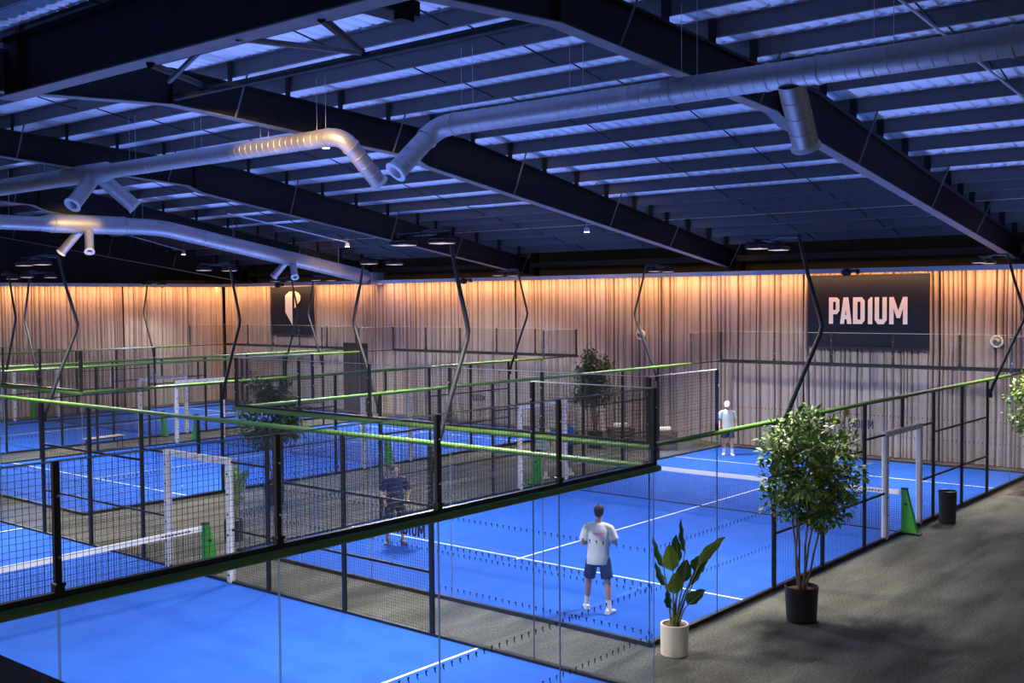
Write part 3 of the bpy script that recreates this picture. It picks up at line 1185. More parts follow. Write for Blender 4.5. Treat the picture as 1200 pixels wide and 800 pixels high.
def outlet(parent, p0, p1, r):
    """branch pipe with a flared rim and a dark throat"""
    o = duct_part(parent, 'outlet', p0, p1, r, 0.22)
    d = (V(p1) - V(p0)).normalized()
    p1 = V(p1)
    q = V((0, 0, 1)).rotation_difference(d).to_matrix()
    mb = MB()
    mb.lathe([(r, -0.05), (r + 0.012, -0.01), (r + 0.030, 0.012), (r + 0.030, 0.026), (r * 0.70, 0.030), (r * 0.66, 0.0), (r * 0.62, -0.10)], c=p1, n=28, rot=q, cap0=False, cap1=False)
    mb.build('rim', M['conduit'], o, smooth=True)
    mb = MB()
    mb.tube([p1 - d * 0.10, p1 - d * 0.095], [r * 0.64, r * 0.64], 24)
    mb.build('throat', M['galv_in'], o)
    return o


def elbow(parent, a, c, b, r, n=5):
    """segmented bend from a over corner c to b"""
    a, b, c = V(a), V(b), V(c)
    pts = []
    for i in range(n + 1):
        t = i / n
        pts.append(a * (1 - t) ** 2 + c * 2 * t * (1 - t) + b * t * t)
    mb = MB()
    mb.tube(pts, r * 1.01, 28, cap=False)
    o = mb.build('elbow', M['galv'], parent, smooth=True)
    return o


def hanger(parent, x, y, z, r):
    mb = MB()
    for s in (-1, 1):
        mb.tube([(x, y + s * 0.14, z + r * 0.9), (x, y + s * 0.14, ztop(x) + 0.25)], 0.004, 5)
    mb.tube([(x, y - 0.14, z + r * 0.93), (x, y + 0.14, z + r * 0.93)], 0.008, 5)
    return mb.build('hanger', M['conduit'], parent)


DX, DZ = 1.5, 8.42
d1 = thing('air_duct', 'silver round duct crossing the upper right, with one hanging branch', 'duct', (0, 0, 0), 0, 'silver air ducts under the roof')
duct_part(d1, 'main_tube', (DX, 5.30, DZ), (DX, -10.5, DZ), 0.20, 0.20)
for yy in (5.2, 0.5, -1.15, -1.95, -4.6, -7.0):
    collar(d1, (DX, yy, DZ), (0, 1, 0), 0.20)
dd = V((-0.90, 0.23, -0.92)).normalized()
e1c = V((DX, 5.66, DZ))
elbow(d1, (DX, 5.28, DZ), e1c, e1c + dd * 0.34, 0.20, 5)
collar(d1, e1c + dd * 0.34, dd, 0.20)
outlet(d1, e1c + dd * 0.34, e1c + dd * 1.28, 0.19)
outlet(d1, (DX + 0.03, -1.50, DZ - 0.12), (DX + 0.7, -1.42, DZ - 0.96), 0.20)
for yy in (4.9, 2.4, 0.2, -2.9, -5.5):
    hanger(d1, DX, yy, DZ, 0.2)

DZ2 = 8.52
d2 = thing('air_duct', 'silver round duct at left, ending in a lit elbow that faces the other duct', 'duct', (0, 0, 0), 0, 'silver air ducts under the roof')
duct_part(d2, 'main_tube', (DX, 8.75, DZ2), (DX, 17.2, DZ2), 0.185, 0.20)
mb = MB()
mb.tube([(DX, 17.2, DZ2), (DX, 17.45, DZ2), (DX, 18.9, DZ2), (DX, 19.1, DZ2)], [0.185, 0.25, 0.25, 0.23], 28, cap=False)
mb.build('wye_body', M['galv'], d2, smooth=True)
duct_part(d2, 'main_tube', (DX, 19.1, DZ2), (DX, 40.2, DZ2), 0.23, 0.34)
dd = V((0.90, -0.10, -0.88)).normalized()
e2c = V((DX, 8.36, DZ2))
elbow(d2, (DX, 8.78, DZ2), e2c, e2c + dd * 0.30, 0.185, 5)
collar(d2, (DX, 8.78, DZ2), (0, 1, 0), 0.185)
collar(d2, e2c + dd * 0.30, dd, 0.185)
outlet(d2, e2c + dd * 0.30, e2c + dd * 1.28, 0.18)
outlet(d2, (DX - 0.05, 17.98, DZ2 - 0.10), (DX - 0.8, 17.70, DZ2 - 0.88), 0.19)
outlet(d2, (DX + 0.05, 17.85, DZ2 - 0.10), (DX + 0.8, 17.45, DZ2 - 0.86), 0.19)
for yy in (9.0, 10.9, 13.4, 16.2, 20.8, 24.0):
    hanger(d2, DX, yy, DZ2, 0.2)

d3 = thing('air_duct', 'silver round duct sloping down to the back wall, lowest of the three', 'duct', (0, 0, 0), 0, 'silver air ducts under the roof')
DY = 28.0
duct_part(d3, 'main_tube', (-8, DY, 7.86), (5.0, DY, 7.88), 0.25, 0.34)
mb = MB()
mb.tube([(5.0, DY, 7.88), (5.5, DY, 7.92), (8.2, DY, 7.95)], [0.25, 0.33, 0.33], 28, cap=False)
mb.build('wye_body', M['galv'], d3, smooth=True)
collar(d3, (5.5, DY, 7.92), (1, 0, 0), 0.33)
collar(d3, (8.2, DY, 7.95), (1, 0, 0), 0.33)
duct_part(d3, 'main_tube', (8.2, DY, 7.95), (9.2, DY, 7.95), 0.30, 0.34)
elbow(d3, (9.2, DY, 7.95), (9.8, DY, 7.95), (10.4, DY, 7.84), 0.30)
duct_part(d3, 'main_tube', (10.4, DY, 7.84), (20.1, DY, 6.22), 0.30, 0.34)
for x, z in ((11.6, 7.64), (14.5, 7.15), (17.3, 6.69)):
    collar(d3, (x, DY, z), (9.7, 0, -1.62), 0.30)
outlet(d3, (6.6, DY + 0.1, 7.75), (6.2, DY + 0.75, 6.95), 0.15)
outlet(d3, (6.8, DY - 0.1, 7.75), (6.5, DY - 0.65, 6.95), 0.15)
outlet(d3, (15.7, DY + 0.1, 6.80), (15.5, DY + 0.65, 6.2), 0.14)
outlet(d3, (15.9, DY - 0.1, 6.78), (15.6, DY - 0.6, 6.15), 0.14)
mb = MB()
mb.bbox((20.5, DY, 6.14), (0.8, 0.75, 0.55), 0.03)
mb.build('end_box', M['galv'], d3)
for x, z in ((4.0, 7.9), (9.0, 7.95), (13.0, 7.4), (18.5, 6.5)):
    mb = MB()
    mb.tube([(x, DY, z + 0.25), (x, DY, ztop(x) + 0.2)], 0.006, 5)
    mb.build('hanger', M['conduit'], d3)

# ================================================================ PLANTS
def leaf_cloud(rnd, blobs, count, size):
    vs_, fs_ = [], []
    tot = sum(b[1] ** 2 for b in blobs)
    for c, r in blobs:
        for _ in range(int(count * r * r / tot)):
            u = V((rnd.gauss(0, 1), rnd.gauss(0, 1), rnd.gauss(0, 1))).normalized()
            p = V(c) + u * r * (rnd.random() ** 0.45)
            d = (u + V((rnd.uniform(-1, 1), rnd.uniform(-1, 1), rnd.uniform(-0.6, 0.5)))).normalized()
            s = size * rnd.uniform(0.7, 1.3)
            side = d.cross(V((rnd.uniform(-0.5, 0.5), rnd.uniform(-0.5, 0.5), 1))).normalized() * s * 0.26
            up = side.cross(d).normalized() * s * 0.08
            o = len(vs_)
            vs_ += [p, p + d * s * 0.5 + side + up, p + d * s, p + d * s * 0.5 - side + up]
            fs_ += [(o, o + 1, o + 2), (o, o + 2, o + 3)]
    return vs_, fs_


def potted_tree(label, loc, seed, leafm, h=3.42, spread=0.92, count=4000):
    rnd = random.Random(seed)
    t_ = thing('potted_tree', label, 'tree', loc, rnd.uniform(0, 6), 'potted trees beside the courts')
    mb = MB()
    mb.lathe([(0.20, 0.0), (0.235, 0.02), (0.25, 0.30), (0.262, 0.545), (0.268, 0.56), (0.255, 0.565), (0.245, 0.50), (0.24, 0.47)], n=32, cap1=False)
    pt = mb.build('pot', M['pot_black'], t_, smooth=True)
    mb = MB()
    mb.lathe([(0.243, 0.46), (0.243, 0.50), (0.10, 0.525), (0.02, 0.53)], n=24)
    mb.build('soil', M['soil'], pt, smooth=True)
    blobs = []
    nst = 6
    for k in range(nst):
        a = 2 * PI * k / nst + rnd.uniform(-0.3, 0.3)
        lean = rnd.uniform(0.2, 0.6) * spread
        p = V((0.05 * math.cos(a), 0.05 * math.sin(a), 0.48))
        top = V((lean * math.cos(a), lean * math.sin(a), h * rnd.uniform(0.72, 0.90)))
        pts = [p]
        for i in range(1, 8):
            q = p.lerp(top, i / 7) + V((rnd.uniform(-0.02, 0.02), rnd.uniform(-0.02, 0.02), 0))
            pts.append(q)
        mb = MB()
        mb.tube(pts, [0.020 - 0.0018 * i for i in range(8)], 7)
        # branches
        for i in range(3, 8):
            for _ in range(2):
                b0 = pts[i]
                ang = rnd.uniform(0, 2 * PI)
                ln = rnd.uniform(0.25, 0.62) * (1.0 if i < 6 else 0.7)
                b2 = b0 + V((math.cos(ang) * ln, math.sin(ang) * ln, ln * rnd.uniform(0.25, 0.9)))
                hr = math.hypot(b2.x, b2.y)
                if hr > spread:
                    b2.x *= spread / hr
                    b2.y *= spread / hr
                b2.z = min(b2.z, h - 0.06)
                b1 = b0.lerp(b2, 0.5) + V((0, 0, 0.05))
                mb.tube([b0, b1, b2], [0.008, 0.006, 0.003], 5)
                blobs.append((b2, rnd.uniform(0.15, 0.27)))
                blobs.append((b1, rnd.uniform(0.10, 0.18)))
        mb.build('trunk', M['bark'], t_, smooth=True)
    blobs = [b for b in blobs if b[0].z > 1.62]
    vs_, fs_ = leaf_cloud(rnd, blobs, count, 0.125)
    mb = MB()
    mb.add(vs_, fs_)
    o = mb.build('foliage', leafm, t_)
    o['kind'] = 'stuff'
    return t_


potted_tree('bushy potted tree in a black pot on the carpet at right', (2.6, -1.18, 0), 5, M['leaf'], 3.5, 1.08)
potted_tree('potted tree in a black pot, cut off by the right picture edge', (16.85, -1.12, 0), 9, M['leaf'], 3.42, 0.88)
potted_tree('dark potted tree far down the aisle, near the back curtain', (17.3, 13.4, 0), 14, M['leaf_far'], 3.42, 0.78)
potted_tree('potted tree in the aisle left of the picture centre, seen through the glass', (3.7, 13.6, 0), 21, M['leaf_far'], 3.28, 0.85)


def paradise(label, loc, leaves, lateral, seed, potm):
    """bird of paradise plant; leaves in (lateral, height) from the photograph, metres"""
    rnd = random.Random(seed)
    t_ = thing('paradise_plant', label, 'plant', loc)
    mb = MB()
    mb.lathe([(0.185, 0.0), (0.20, 0.012), (0.205, 0.43), (0.205, 0.45), (0.198, 0.456), (0.180, 0.45), (0.178, 0.40)], n=36, cap1=False)
    pt = mb.build('pot', potm, t_, smooth=True)
    mb = MB()
    mb.lathe([(0.18, 0.38), (0.18, 0.415), (0.08, 0.43), (0.01, 0.435)], n=24)
    mb.build('soil', M['soil'], pt, smooth=True)
    lat = V(lateral).normalized()
    dep = V((-lat.y, lat.x, 0))
    for k, (bx, bz, tx, tz, wd, facing, br, dd) in enumerate(leaves):
        base = lat * bx + dep * dd + V((0, 0, bz))
        tip = lat * tx + dep * (dd * 1.6) + V((0, 0, tz))
        axis = (tip - base)
        ln = axis.length
        ax = axis.normalized()
        # facing: angle of the blade about its axis; 0 = broadside to the view
        wdir = ax.cross(dep).normalized()
        wdir = (Matrix.Rotation(facing, 3, ax) @ wdir).normalized()
        nrm = wdir.cross(ax).normalized()
        mb = MB()
        N = 11
        vs_ = []
        for i in range(N):
            s = i / (N - 1)
            hw = 1.45 * wd * (math.sin(PI * s ** 0.72) ** 0.75) * (1 - 0.15 * s) + 0.003
            if i == N - 1:
                hw = 0.002
            c = base + ax * ln * s - nrm * 0.10 * ln * (s - 0.45) ** 2 + nrm * 0.02
            for j in (-2, -1, 0, 1, 2):
                vs_.append(c + wdir * hw * j / 2 + nrm * (0.22 * hw * abs(j) / 2 + 0.012 * math.sin(i * 1.7) * abs(j) / 2))
        fs_ = [(i * 5 + j, i * 5 + j + 1, (i + 1) * 5 + j + 1, (i + 1) * 5 + j) for i in range(N - 1) for j in range(4)]
        mb.add(vs_, fs_)
        lf = mb.build('leaf', M['blade_bright'] if br else M['blade'], t_, smooth=True)
        mb = MB()
        a = rnd.uniform(0, 2 * PI)
        p0 = V((0.05 * math.cos(a), 0.05 * math.sin(a), 0.40))
        mid = p0.lerp(base, 0.55) + V((0, 0, 0.06))
        mb.tube([p0, mid, base, base + ax * ln * 0.5, base + ax * ln * 0.9], [0.016, 0.011, 0.008, 0.005, 0.002], 7)
        mb.build('petiole', M['petiole'], lf, smooth=True)
    return t_


k = 0.0028
px = [(150, 280, 98, 120, 0.055, 0.9, 0, 0.02), (192, 296, 170, 150, 0.085, 0.1, 1, -0.10), (266, 212, 250, 42, 0.045, 0.8, 0, 0.10), (232, 275, 225, 128, 0.075, 0.5, 0, 0.12),
      (250, 362, 268, 240, 0.085, 0.2, 0, -0.02), (332, 262, 462, 118, 0.075, 0.5, 1, -0.06), (300, 384, 388, 254, 0.070, 0.7, 0, 0.06), (268, 472, 358, 388, 0.075, 0.3, 0, -0.08),
      (162, 382, 112, 258, 0.050, 0.8, 0, 0.05), (215, 412, 205, 290, 0.095, 0.4, 1, -0.12), (186, 492, 170, 390, 0.060, 0.8, 0, -0.04), (318, 312, 352, 236, 0.075, 0.5, 0, 0.10)]
lv = [((a - 205) * k, 0.45 + (575 - b) * k, (c - 205) * k, 0.45 + (575 - d) * k, wd, fc, br, dd) for a, b, c, d, wd, fc, br, dd in px]
paradise('bird of paradise plant in a cream pot at the court corner', (-0.08, -0.48, 0), lv, (R.x, R.y, 0), 3, M['pot_white'])
lv2 = [(a * 0.5, 0.3 + b * 0.72, c * 0.5, 0.3 + d * 0.72, wd, fc, 1, dd) for a, b, c, d, wd, fc, br, dd in lv[:9]]
paradise('small leafy plant behind the white gate posts of the nearest court', (0.57, 10.98, 0), lv2, (R.x, R.y, 0), 8, M['pot_black'])

# ================================================================ PEOPLE
def remeshed(mb, name, m, parent, voxel=0.010, smooth=4):
    me = mb.mesh(name + '_raw', m)
    o = bpy.data.objects.new(name, me)
    C.objects.link(o)
    r = o.modifiers.new('r', 'REMESH')
    r.mode = 'VOXEL'
    r.voxel_size = voxel
    s = o.modifiers.new('s', 'SMOOTH')
    s.factor = 0.5
    s.iterations = smooth
    bpy.context.view_layer.update()
    dg = bpy.context.evaluated_depsgraph_get()
    nm = bpy.data.meshes.new_from_object(o.evaluated_get(dg))
    o.modifiers.clear()
    o.data = nm
    nm.name = name
    bpy.data.meshes.remove(me)
    if not nm.materials:
        nm.materials.append(m)
    nm.polygons.foreach_set('use_smooth', [True] * len(nm.polygons))
    o.parent = parent
    return o


def limb(mb, pts, rs, n=12, ref=None):
    mb.tube(pts, rs, n, ref=ref)
    for p, r in ((pts[0], rs[0]), (pts[-1], rs[-1])):
        rr = r if not isinstance(r, tuple) else min(r)
        mb.ball(p, rr * 0.98, 10, 6)


def hand(mb, wr, d, wide, curl, thumb_side):
    """palm, four unequal bent fingers and a thumb leaving the side of the palm"""
    d = V(d).normalized()
    wd = V(wide)
    wd = (wd - d * wd.dot(d)).normalized()
    nr = d.cross(wd).normalized() * curl
    pe = wr + d * 0.088
    mb.tube([wr - d * 0.01, wr + d * 0.02, wr + d * 0.055, pe], [(0.026, 0.018), (0.034, 0.017), (0.041, 0.016), (0.038, 0.013)], 12, ref=wd)
    for k, ln in enumerate((0.070, 0.080, 0.074, 0.058)):
        b = pe + wd * (0.030 - 0.020 * k) - d * 0.008
        k1 = b + d * ln * 0.45 + nr * 0.010
        k2 = k1 + (d * 0.8 + nr * 0.75).normalized() * ln * 0.32
        k3 = k2 + (d * 0.45 + nr).normalized() * ln * 0.26
        mb.tube([b, k1, k2, k3], [0.0092, 0.0085, 0.0078, 0.0065], 8)
    s = wd * thumb_side
    t0 = wr + d * 0.030 + s * 0.030
    t1 = t0 + (d * 0.7 + s * 0.75 + nr * 0.3).normalized() * 0.040
    t2 = t1 + (d * 0.95 + s * 0.25 + nr * 0.35).normalized() * 0.032
    mb.tube([t0 - s * 0.01, t1, t2], [0.013, 0.0105, 0.008], 8)


def person(label, loc, rotz, J, shirt, shorts, shoes, hair, h=1.78, cap=None, long_hair=False, back_print=False, socks=True, group=None):
    t_ = thing('person', label, 'person', loc, rotz, group)
    J = {k_: V(v_) for k_, v_ in J.items()}
    side = (J['shR'] - J['shL']).normalized()
    chest = (J['shR'] + J['shL']) / 2
    pel = (J['hipR'] + J['hipL']) / 2
    hips = (J['hipR'] - J['hipL']).normalized()
    up = (chest - pel)
    neck = chest + up.normalized() * 0.065 + V((0, -0.005, 0))
    hd = J['head']
    hf = J['face'].normalized()
    hr = hf.cross(V((0, 0, 1)))
    hr = (hr if hr.length > 0.1 else V((1, 0, 0))).normalized()
    hu = hr.cross(hf).normalized()
    HM = Matrix((hr, hf, hu)).transposed()
    # --- body, one continuous surface
    mb = MB()
    sp = lambda t: pel.lerp(chest, t)
    mb.tube([pel - V((0, 0, 0.10)), pel - V((0, 0, 0.03)), sp(0.12), sp(0.36), sp(0.62), sp(0.84), sp(0.96), chest + up.normalized() * 0.02, neck],
            [(0.11, 0.09), (0.165, 0.115), (0.165, 0.115), (0.140, 0.100), (0.152, 0.106), (0.154, 0.102), (0.130, 0.082), (0.08, 0.064), (0.055, 0.056)], 20, ref=side)
    mb.tube([neck - up.normalized() * 0.05, neck + (hd - neck) * 0.35, hd - hu * 0.06], [0.058, 0.053, 0.056], 14)
    # head with jaw, nose, brow and ears
    mb.ball(hd + hu * 0.018, 1.0, 22, 16, (0.076, 0.094, 0.100), HM)
    mb.ball(hd - hu * 0.055 + hf * 0.020, 1.0, 18, 12, (0.058, 0.066, 0.062), HM)
    mb.ball(hd - hu * 0.098 + hf * 0.052, 1.0, 12, 8, (0.024, 0.022, 0.018), HM)
    mb.tube([hd + hu * 0.010 + hf * 0.086, hd - hu * 0.020 + hf * 0.104, hd - hu * 0.034 + hf * 0.098], [0.009, 0.013, 0.012], 8)
    mb.tube([hd + hu * 0.030 + hf * 0.082 - hr * 0.045, hd + hu * 0.034 + hf * 0.092, hd + hu * 0.030 + hf * 0.082 + hr * 0.045], [0.009, 0.010, 0.009], 8)
    for s in (-1, 1):
        mb.ball(hd + hr * 0.078 * s - hf * 0.008 - hu * 0.008, 1.0, 10, 8, (0.010, 0.020, 0.032), HM)
    for s, S in ((-1, 'L'), (1, 'R')):
        sh, el, wr = J['sh' + S], J['el' + S], J['wr' + S]
        limb(mb, [sh, sh.lerp(el, 0.35), sh.lerp(el, 0.8), el, el.lerp(wr, 0.25), el.lerp(wr, 0.75), wr], [0.046, 0.048, 0.043, 0.040, 0.042, 0.032, 0.026])
        hand(mb, wr, J.get('hd' + S, wr - el), J.get('hw' + S, V((0, 1, 0))), J.get('curl' + S, V((1, 0, 0))).x, 1)
        hp, kn, an = J['hip' + S], J['kn' + S], J['an' + S]
        limb(mb, [hp + V((0, 0, 0.02)), hp.lerp(kn, 0.3), hp.lerp(kn, 0.75), kn, kn.lerp(an, 0.28), kn.lerp(an, 0.7), an], [0.088, 0.083, 0.062, 0.054, 0.058, 0.040, 0.034])
        toe = J['toe' + S].normalized()
        mb.tube([an - toe * 0.04 - V((0, 0, 0.03)), an + toe * 0.06 - V((0, 0, 0.045)), an + toe * 0.14 - V((0, 0, 0.058))], [0.035, 0.036, 0.026], 10)
    remeshed(mb, 'body', M['skin'], t_, 0.0075, 3)
    # --- eyes, mouth
    for s in (-1, 1):
        e = MB()
        e.ball(hd + hu * 0.012 + hf * 0.0865 + hr * 0.031 * s, 0.0095, 8, 6)
        e.build('eye', M['eye'], t_, smooth=True)
    e = MB()
    e.ball(hd - hu * 0.060 + hf * 0.090, 1.0, 10, 6, (0.024, 0.006, 0.007), HM)
    e.build('mouth', M['lip'], t_, smooth=True)
    # --- hair, cap
    e = MB()
    e.ball(hd + hu * 0.034 - hf * 0.020, 1.0, 20, 14, (0.087, 0.094, 0.096), HM)
    e.ball(hd - hu * 0.020 - hf * 0.044, 1.0, 16, 10, (0.076, 0.060, 0.070), HM)
    if long_hair:
        e.tube([hd - hf * 0.07 + hu * 0.02, hd - hf * 0.12 - hu * 0.05, hd - hf * 0.115 - hu * 0.20], [0.05, 0.045, 0.02], 10)
    remeshed(e, 'hair', hair, t_, 0.008, 2)
    if cap is not None:
        e = MB()
        e.ball(hd + hu * 0.050 - hf * 0.010, 1.0, 22, 14, (0.095, 0.110, 0.095), HM)
        e.tube([hd + hu * 0.055 + hf * 0.07, hd + hu * 0.046 + hf * 0.13, hd + hu * 0.030 + hf * 0.175], [(0.075, 0.010), (0.078, 0.008), (0.05, 0.006)], 14, ref=hr)
        remeshed(e, 'cap', cap, t_, 0.008, 2)
    # --- shirt
    e = MB()
    hem = pel + V((0, 0, -0.10))
    e.tube([hem, pel, sp(0.2), sp(0.45), sp(0.7), sp(0.88), sp(0.98), chest + up.normalized() * 0.035, chest + up.normalized() * 0.055],
           [(0.195, 0.145), (0.192, 0.140), (0.178, 0.132), (0.178, 0.130), (0.184, 0.136), (0.172, 0.126), (0.145, 0.104), (0.104, 0.086), (0.074, 0.070)], 24, ref=side)
    for S in 'LR':
        sh, el = J['sh' + S], J['el' + S]
        dn = (el - sh).normalized()
        un = up.normalized()
        e.tube([chest + un * 0.028, chest.lerp(sh, 0.6) + un * 0.006, sh - un * 0.016 + dn * 0.01, sh.lerp(el, 0.25), sh.lerp(el, 0.5), sh.lerp(el, 0.84)], [0.056, 0.064, 0.070, 0.072, 0.074, 0.080], 16)
    so = remeshed(e, 'shirt', shirt, t_, 0.011, 9)
    if back_print:
        e = MB()
        bk = (side.cross(up.normalized())).normalized()
        if bk.y > 0:
            bk = -bk
        c0 = sp(0.80) + bk * 0.137
        e.box(c0, (0.19, 0.012, 0.014))
        e.box(c0 - V((0, 0, 0.026)), (0.14, 0.012, 0.008))
        e.build('back_print', M['print_pink'], so)
    # --- shorts
    e = MB()
    e.tube([pel + V((0, 0, 0.10)), pel, pel - V((0, 0, 0.08)), pel - V((0, 0, 0.14))], [(0.165, 0.120), (0.182, 0.130), (0.180, 0.125), (0.12, 0.10)], 20, ref=hips)
    for S in 'LR':
        hp, kn = J['hip' + S], J['kn' + S]
        e.tube([hp + V((0, 0, 0.0)), hp.lerp(kn, 0.25), hp.lerp(kn, 0.60), hp.lerp(kn, 0.82)], [0.098, 0.104, 0.102, 0.106], 16)
    remeshed(e, 'shorts', shorts, t_, 0.011, 4)
    # --- shoes and socks
    for S in 'LR':
        an, kn = J['an' + S], J['kn' + S]
        toe = J['toe' + S].normalized()
        g = an.copy()
        lift = an.z - 0.09
        e = MB()
        b = V((0, 0, -0.045))
        e.tube([an - toe * 0.085 + V((0, 0, -0.045)), an - toe * 0.04 + b, an + toe * 0.05 + V((0, 0, -0.052)), an + toe * 0.13 + V((0, 0, -0.058)), an + toe * 0.185 + V((0, 0, -0.062))],
               [(0.040, 0.030), (0.045, 0.040), (0.036, 0.046), (0.026, 0.046), (0.014, 0.026)], 14, ref=(0, 0, 1))
        e.tube([an + V((0, 0, -0.05)), an + V((0, 0, 0.02))], [0.046, 0.043], 14)
        sl = e
        sl.box(an + toe * 0.045 + V((0, 0, -0.078)), (0.085, 0.265, 0.022), Matrix.Rotation(math.atan2(-toe.x, toe.y), 3, 'Z'))
        o = remeshed(e, 'shoe', shoes, t_, 0.008, 3)
        if socks:
            q = MB()
            d = (kn - an).normalized()
            q.tube([an - d * 0.01, an + d * 0.06, an + d * 0.13], [0.043, 0.043, 0.047], 14)
            q.build('sock', M['tee_white'], t_, smooth=True)
    return t_


def yaw_to(dx, dy):
    return math.atan2(-dx, dy)       # rotation that turns +y to (dx, dy)


Z0 = 0.024
# white-shirted player, seen from behind, knees a little bent, forearms held in front
person('player in white T-shirt and navy shorts seen from behind, nearest of the players', (0.95, 1.60, Z0), yaw_to(0.84, 0.55),
       {'shL': (-0.185, 0.03, 1.41), 'shR': (0.185, 0.05, 1.39), 'elL': (-0.25, -0.02, 1.13), 'elR': (0.275, 0.02, 1.14),
        'wrL': (-0.16, 0.21, 1.12), 'wrR': (0.15, 0.25, 1.15), 'hipL': (-0.095, -0.02, 0.90), 'hipR': (0.095, -0.02, 0.90),
        'knL': (-0.165, 0.12, 0.49), 'knR': (0.15, -0.02, 0.49), 'anL': (-0.20, 0.14, 0.09), 'anR': (0.17, -0.13, 0.09),
        'toeL': (-0.25, 1, 0), 'toeR': (0.55, 1, 0), 'head': (0.01, 0.085, 1.635), 'face': (0.05, 1, -0.10), 'hwL': (0, 0, 1), 'hwR': (0, 0, 1), 'hdL': (0.6, 0.9, 0.1), 'hdR': (-0.5, 0.9, 0.1)},
       M['tee_white'], M['shorts_navy'], M['shoe'], M['hair_dark'], back_print=True)
# far opponent: white cap, walking towards the view, head bowed
person('player in white cap and pale grey shirt at the far end of the right court', (18.2, 8.75, Z0), yaw_to(-0.80, -0.55),
       {'shL': (-0.185, 0.0, 1.43), 'shR': (0.185, 0.0, 1.43), 'elL': (-0.255, 0.0, 1.14), 'elR': (0.26, -0.02, 1.14),
        'wrL': (-0.27, 0.14, 0.92), 'wrR': (0.27, 0.10, 0.90), 'hipL': (-0.095, 0, 0.92), 'hipR': (0.095, 0, 0.92),
        'knL': (-0.12, 0.07, 0.50), 'knR': (0.11, 0.01, 0.50), 'anL': (-0.14, 0.04, 0.09), 'anR': (0.12, -0.10, 0.09),
        'toeL': (-0.2, 1, 0), 'toeR': (0.2, 1, 0), 'head': (0.02, 0.06, 1.64), 'face': (0.25, 1, -0.35)},
       M['tee_grey'], M['shorts_navy'], M['shoe'], M['hair_dark'], cap=M['white'])
# navy partner, leaning forward, facing the view
person('player dressed in navy behind the near wire mesh, leaning forward', (2.42, 7.9, Z0), yaw_to(-0.62, -0.78),
       {'shL': (-0.19, 0.10, 1.38), 'shR': (0.19, 0.10, 1.38), 'elL': (-0.30, 0.04, 1.12), 'elR': (0.30, 0.04, 1.12),
        'wrL': (-0.23, 0.22, 0.95), 'wrR': (0.23, 0.22, 0.95), 'hipL': (-0.10, -0.04, 0.88), 'hipR': (0.10, -0.04, 0.88),
        'knL': (-0.15, 0.09, 0.48), 'knR': (0.15, 0.09, 0.48), 'anL': (-0.16, -0.02, 0.09), 'anR': (0.16, -0.02, 0.09),
        'toeL': (-0.3, 1, 0), 'toeR': (0.3, 1, 0), 'head': (0.0, 0.19, 1.57), 'face': (-0.25, 1, -0.30)},
       M['tee_navy'], M['shorts_black'], M['shoe_grey'], M['hair_dark'], socks=False)
# two people standing in the aisle beyond the court
STAND = {'shL': (-0.18, 0.0, 1.42), 'shR': (0.18, 0.0, 1.42), 'elL': (-0.24, -0.02, 1.13), 'elR': (0.25, 0.0, 1.13),
         'wrL': (-0.14, 0.20, 1.08), 'wrR': (0.20, 0.20, 0.98), 'hipL': (-0.095, 0, 0.92), 'hipR': (0.095, 0, 0.92),
         'knL': (-0.105, 0.03, 0.50), 'knR': (0.11, 0.01, 0.50), 'anL': (-0.11, -0.02, 0.09), 'anR': (0.12, -0.03, 0.09),
         'toeL': (-0.2, 1, 0), 'toeR': (0.25, 1, 0), 'head': (0, 0.05, 1.62), 'face': (0.1, 1, -0.2)}
person('person in pale shirt and tan shorts standing in the aisle beyond the right court', (11.0, 10.75, 0.0), yaw_to(0.6, 0.2),
       STAND, M['tee_grey'], M['shorts_tan'], M['shoe'], M['hair_dark'])
person('fair-haired person in blue shirt standing in the aisle beyond the right court', (12.0, 10.55, 0.0), yaw_to(-0.75, 0.35),
       STAND, M['tee_blue'], M['shorts_black'], M['shoe'], M['hair_blond'], long_hair=True)

# ================================================================ SMALL THINGS
def litter_bin(label, loc):
    t_ = thing('litter_bin', label, 'bin', loc)
    mb = MB()
    mb.lathe([(0.165, 0.0), (0.18, 0.015), (0.195, 0.66), (0.20, 0.70), (0.20, 0.715), (0.188, 0.715), (0.178, 0.60), (0.17, 0.10)], n=32)
    mb.build('body', M['bin'], t_, smooth=True)
    mb = MB()
    mb.lathe([(0.200, 0.70), (0.206, 0.71), (0.206, 0.735), (0.196, 0.74), (0.185, 0.735), (0.185, 0.70)], n=32, cap0=False, cap1=False)
    mb.build('rim', M['black'], t_, smooth=True)


litter_bin('black round litter bin by the white gate at right', (11.73, -0.42, 0))


def bench(name, label, loc, rotz, ln, top, frame, hgt=0.46, back=False):
    t_ = thing(name, label, 'bench', loc, rotz)
    for k in range(3):
        mb = MB()
        mb.bbox((0, -0.13 + 0.13 * k, hgt - 0.02), (ln, 0.115, 0.04), 0.008)
        mb.build('slat', top, t_)
    for sx_ in (-1, 1):
        for sy in (-1, 1):
            mb = MB()
            mb.tube([(sx_ * (ln / 2 - 0.08), sy * 0.15, 0), (sx_ * (ln / 2 - 0.10), sy * 0.14, hgt - 0.04)], 0.018, 8)
            mb.build('leg', frame, t_, smooth=True)
    mb = MB()
    for sy in (-1, 1):
        mb.box((0, sy * 0.14, hgt - 0.055), (ln - 0.16, 0.03, 0.03))
    mb.build('frame', frame, t_)
    return t_


bench('bench', 'long low bench in the aisle before the farthest court', (6.65, 26.9, 0), 0.10, 1.45, M['wood_pale'], M['black'])


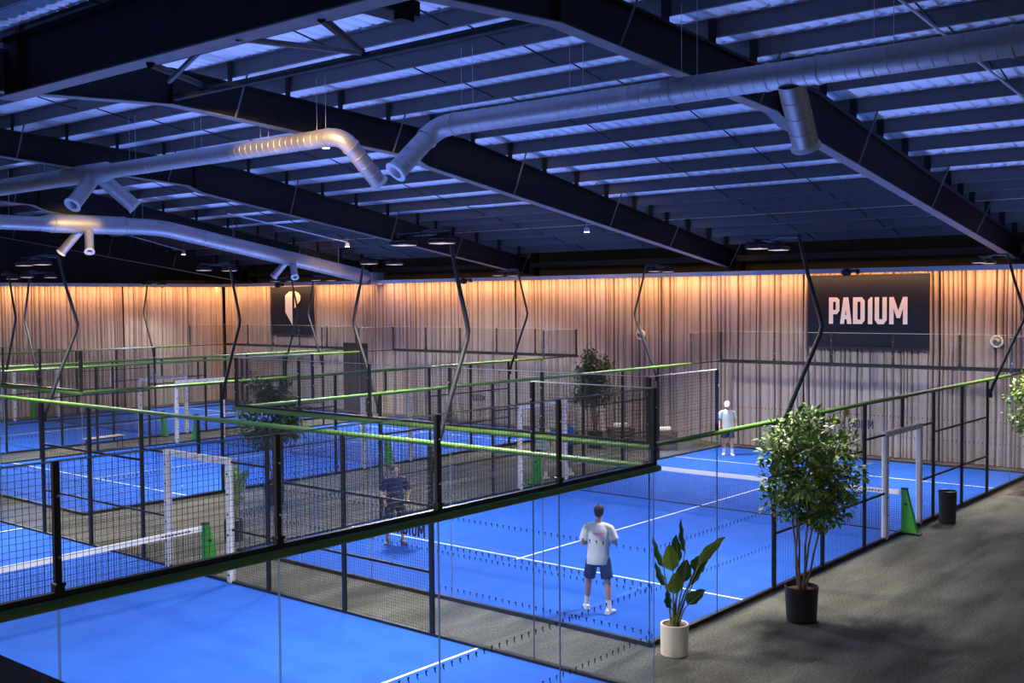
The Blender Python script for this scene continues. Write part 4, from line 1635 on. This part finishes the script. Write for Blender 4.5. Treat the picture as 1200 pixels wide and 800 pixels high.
def towel_box(label, loc, rotz):
    """dark slatted side table with a shelf"""
    t_ = thing('side_table', label, 'table', loc, rotz)
    mb = MB()
    mb.bbox((0, 0, 0.60), (0.90, 0.45, 0.05), 0.01)
    mb.build('tabletop', M['wood'], t_)
    for k in range(4):
        mb = MB()
        mb.bbox((0, -0.20, 0.10 + 0.13 * k), (0.86, 0.02, 0.10), 0.005)
        mb.build('slat', M['wood'], t_)
    for s in (-1, 1):
        for q in (-1, 1):
            mb = MB()
            mb.bbox((s * 0.41, q * 0.19, 0.29), (0.06, 0.06, 0.58), 0.008)
            mb.build('leg', M['wood'], t_)
    return t_


def towel(label, loc, rotz):
    t_ = thing('towel', label, 'towel', loc, rotz)
    mb = MB()
    mb.tube([(-0.26, 0, 0.085), (-0.25, 0, 0.085), (0.25, 0, 0.085), (0.26, 0, 0.085)], [0.06, 0.082, 0.082, 0.06], 18)
    mb.build('roll', M['towel'], t_, smooth=True)
    pts = []
    for i in range(26):
        a = i * 0.55
        r = 0.012 + 0.0026 * i
        pts.append((-0.262, r * math.cos(a), 0.085 + r * math.sin(a)))
    mb = MB()
    mb.tube(pts, 0.006, 5)
    mb.build('rolled_edge', M['tee_white'], t_, smooth=True)


towel_box('dark slatted side table beside the far aisle tree, left of two', (18.3, 13.0, 0), -0.75)
towel('white rolled towel on the dark table beside the far aisle tree', (18.3, 13.0, 0.626), -0.75)
towel_box('dark slatted side table behind the far left fence of the right court, right of two', (18.2, 11.2, 0), -0.75)
towel('white rolled towel on the right dark table behind the mesh', (18.2, 11.2, 0.626), -0.75)


def ball(label, loc):
    t_ = thing('padel_ball', label, 'ball', loc, 0.4, 'stray padel balls')
    mb = MB()
    mb.ball((0, 0, 0.033), 0.033, 16, 10)
    mb.build('felt', M['ball'], t_, smooth=True)
    pts = []
    for i in range(25):
        a = 2 * PI * i / 24
        pts.append(V((0.0325 * math.cos(a), 0.0325 * math.sin(a), 0.011 * math.sin(2 * a))).normalized() * 0.0332 + V((0, 0, 0.033)))
    mb = MB()
    mb.tube(pts, 0.0012, 4)
    mb.build('seam', M['white'], t_)


ball('yellow ball lying on the middle court beyond the near white gate', (3.69, 17.68, 0.024))
ball('yellow ball on the carpet just right of the near white gate', (-0.75, 9.55, 0.0))
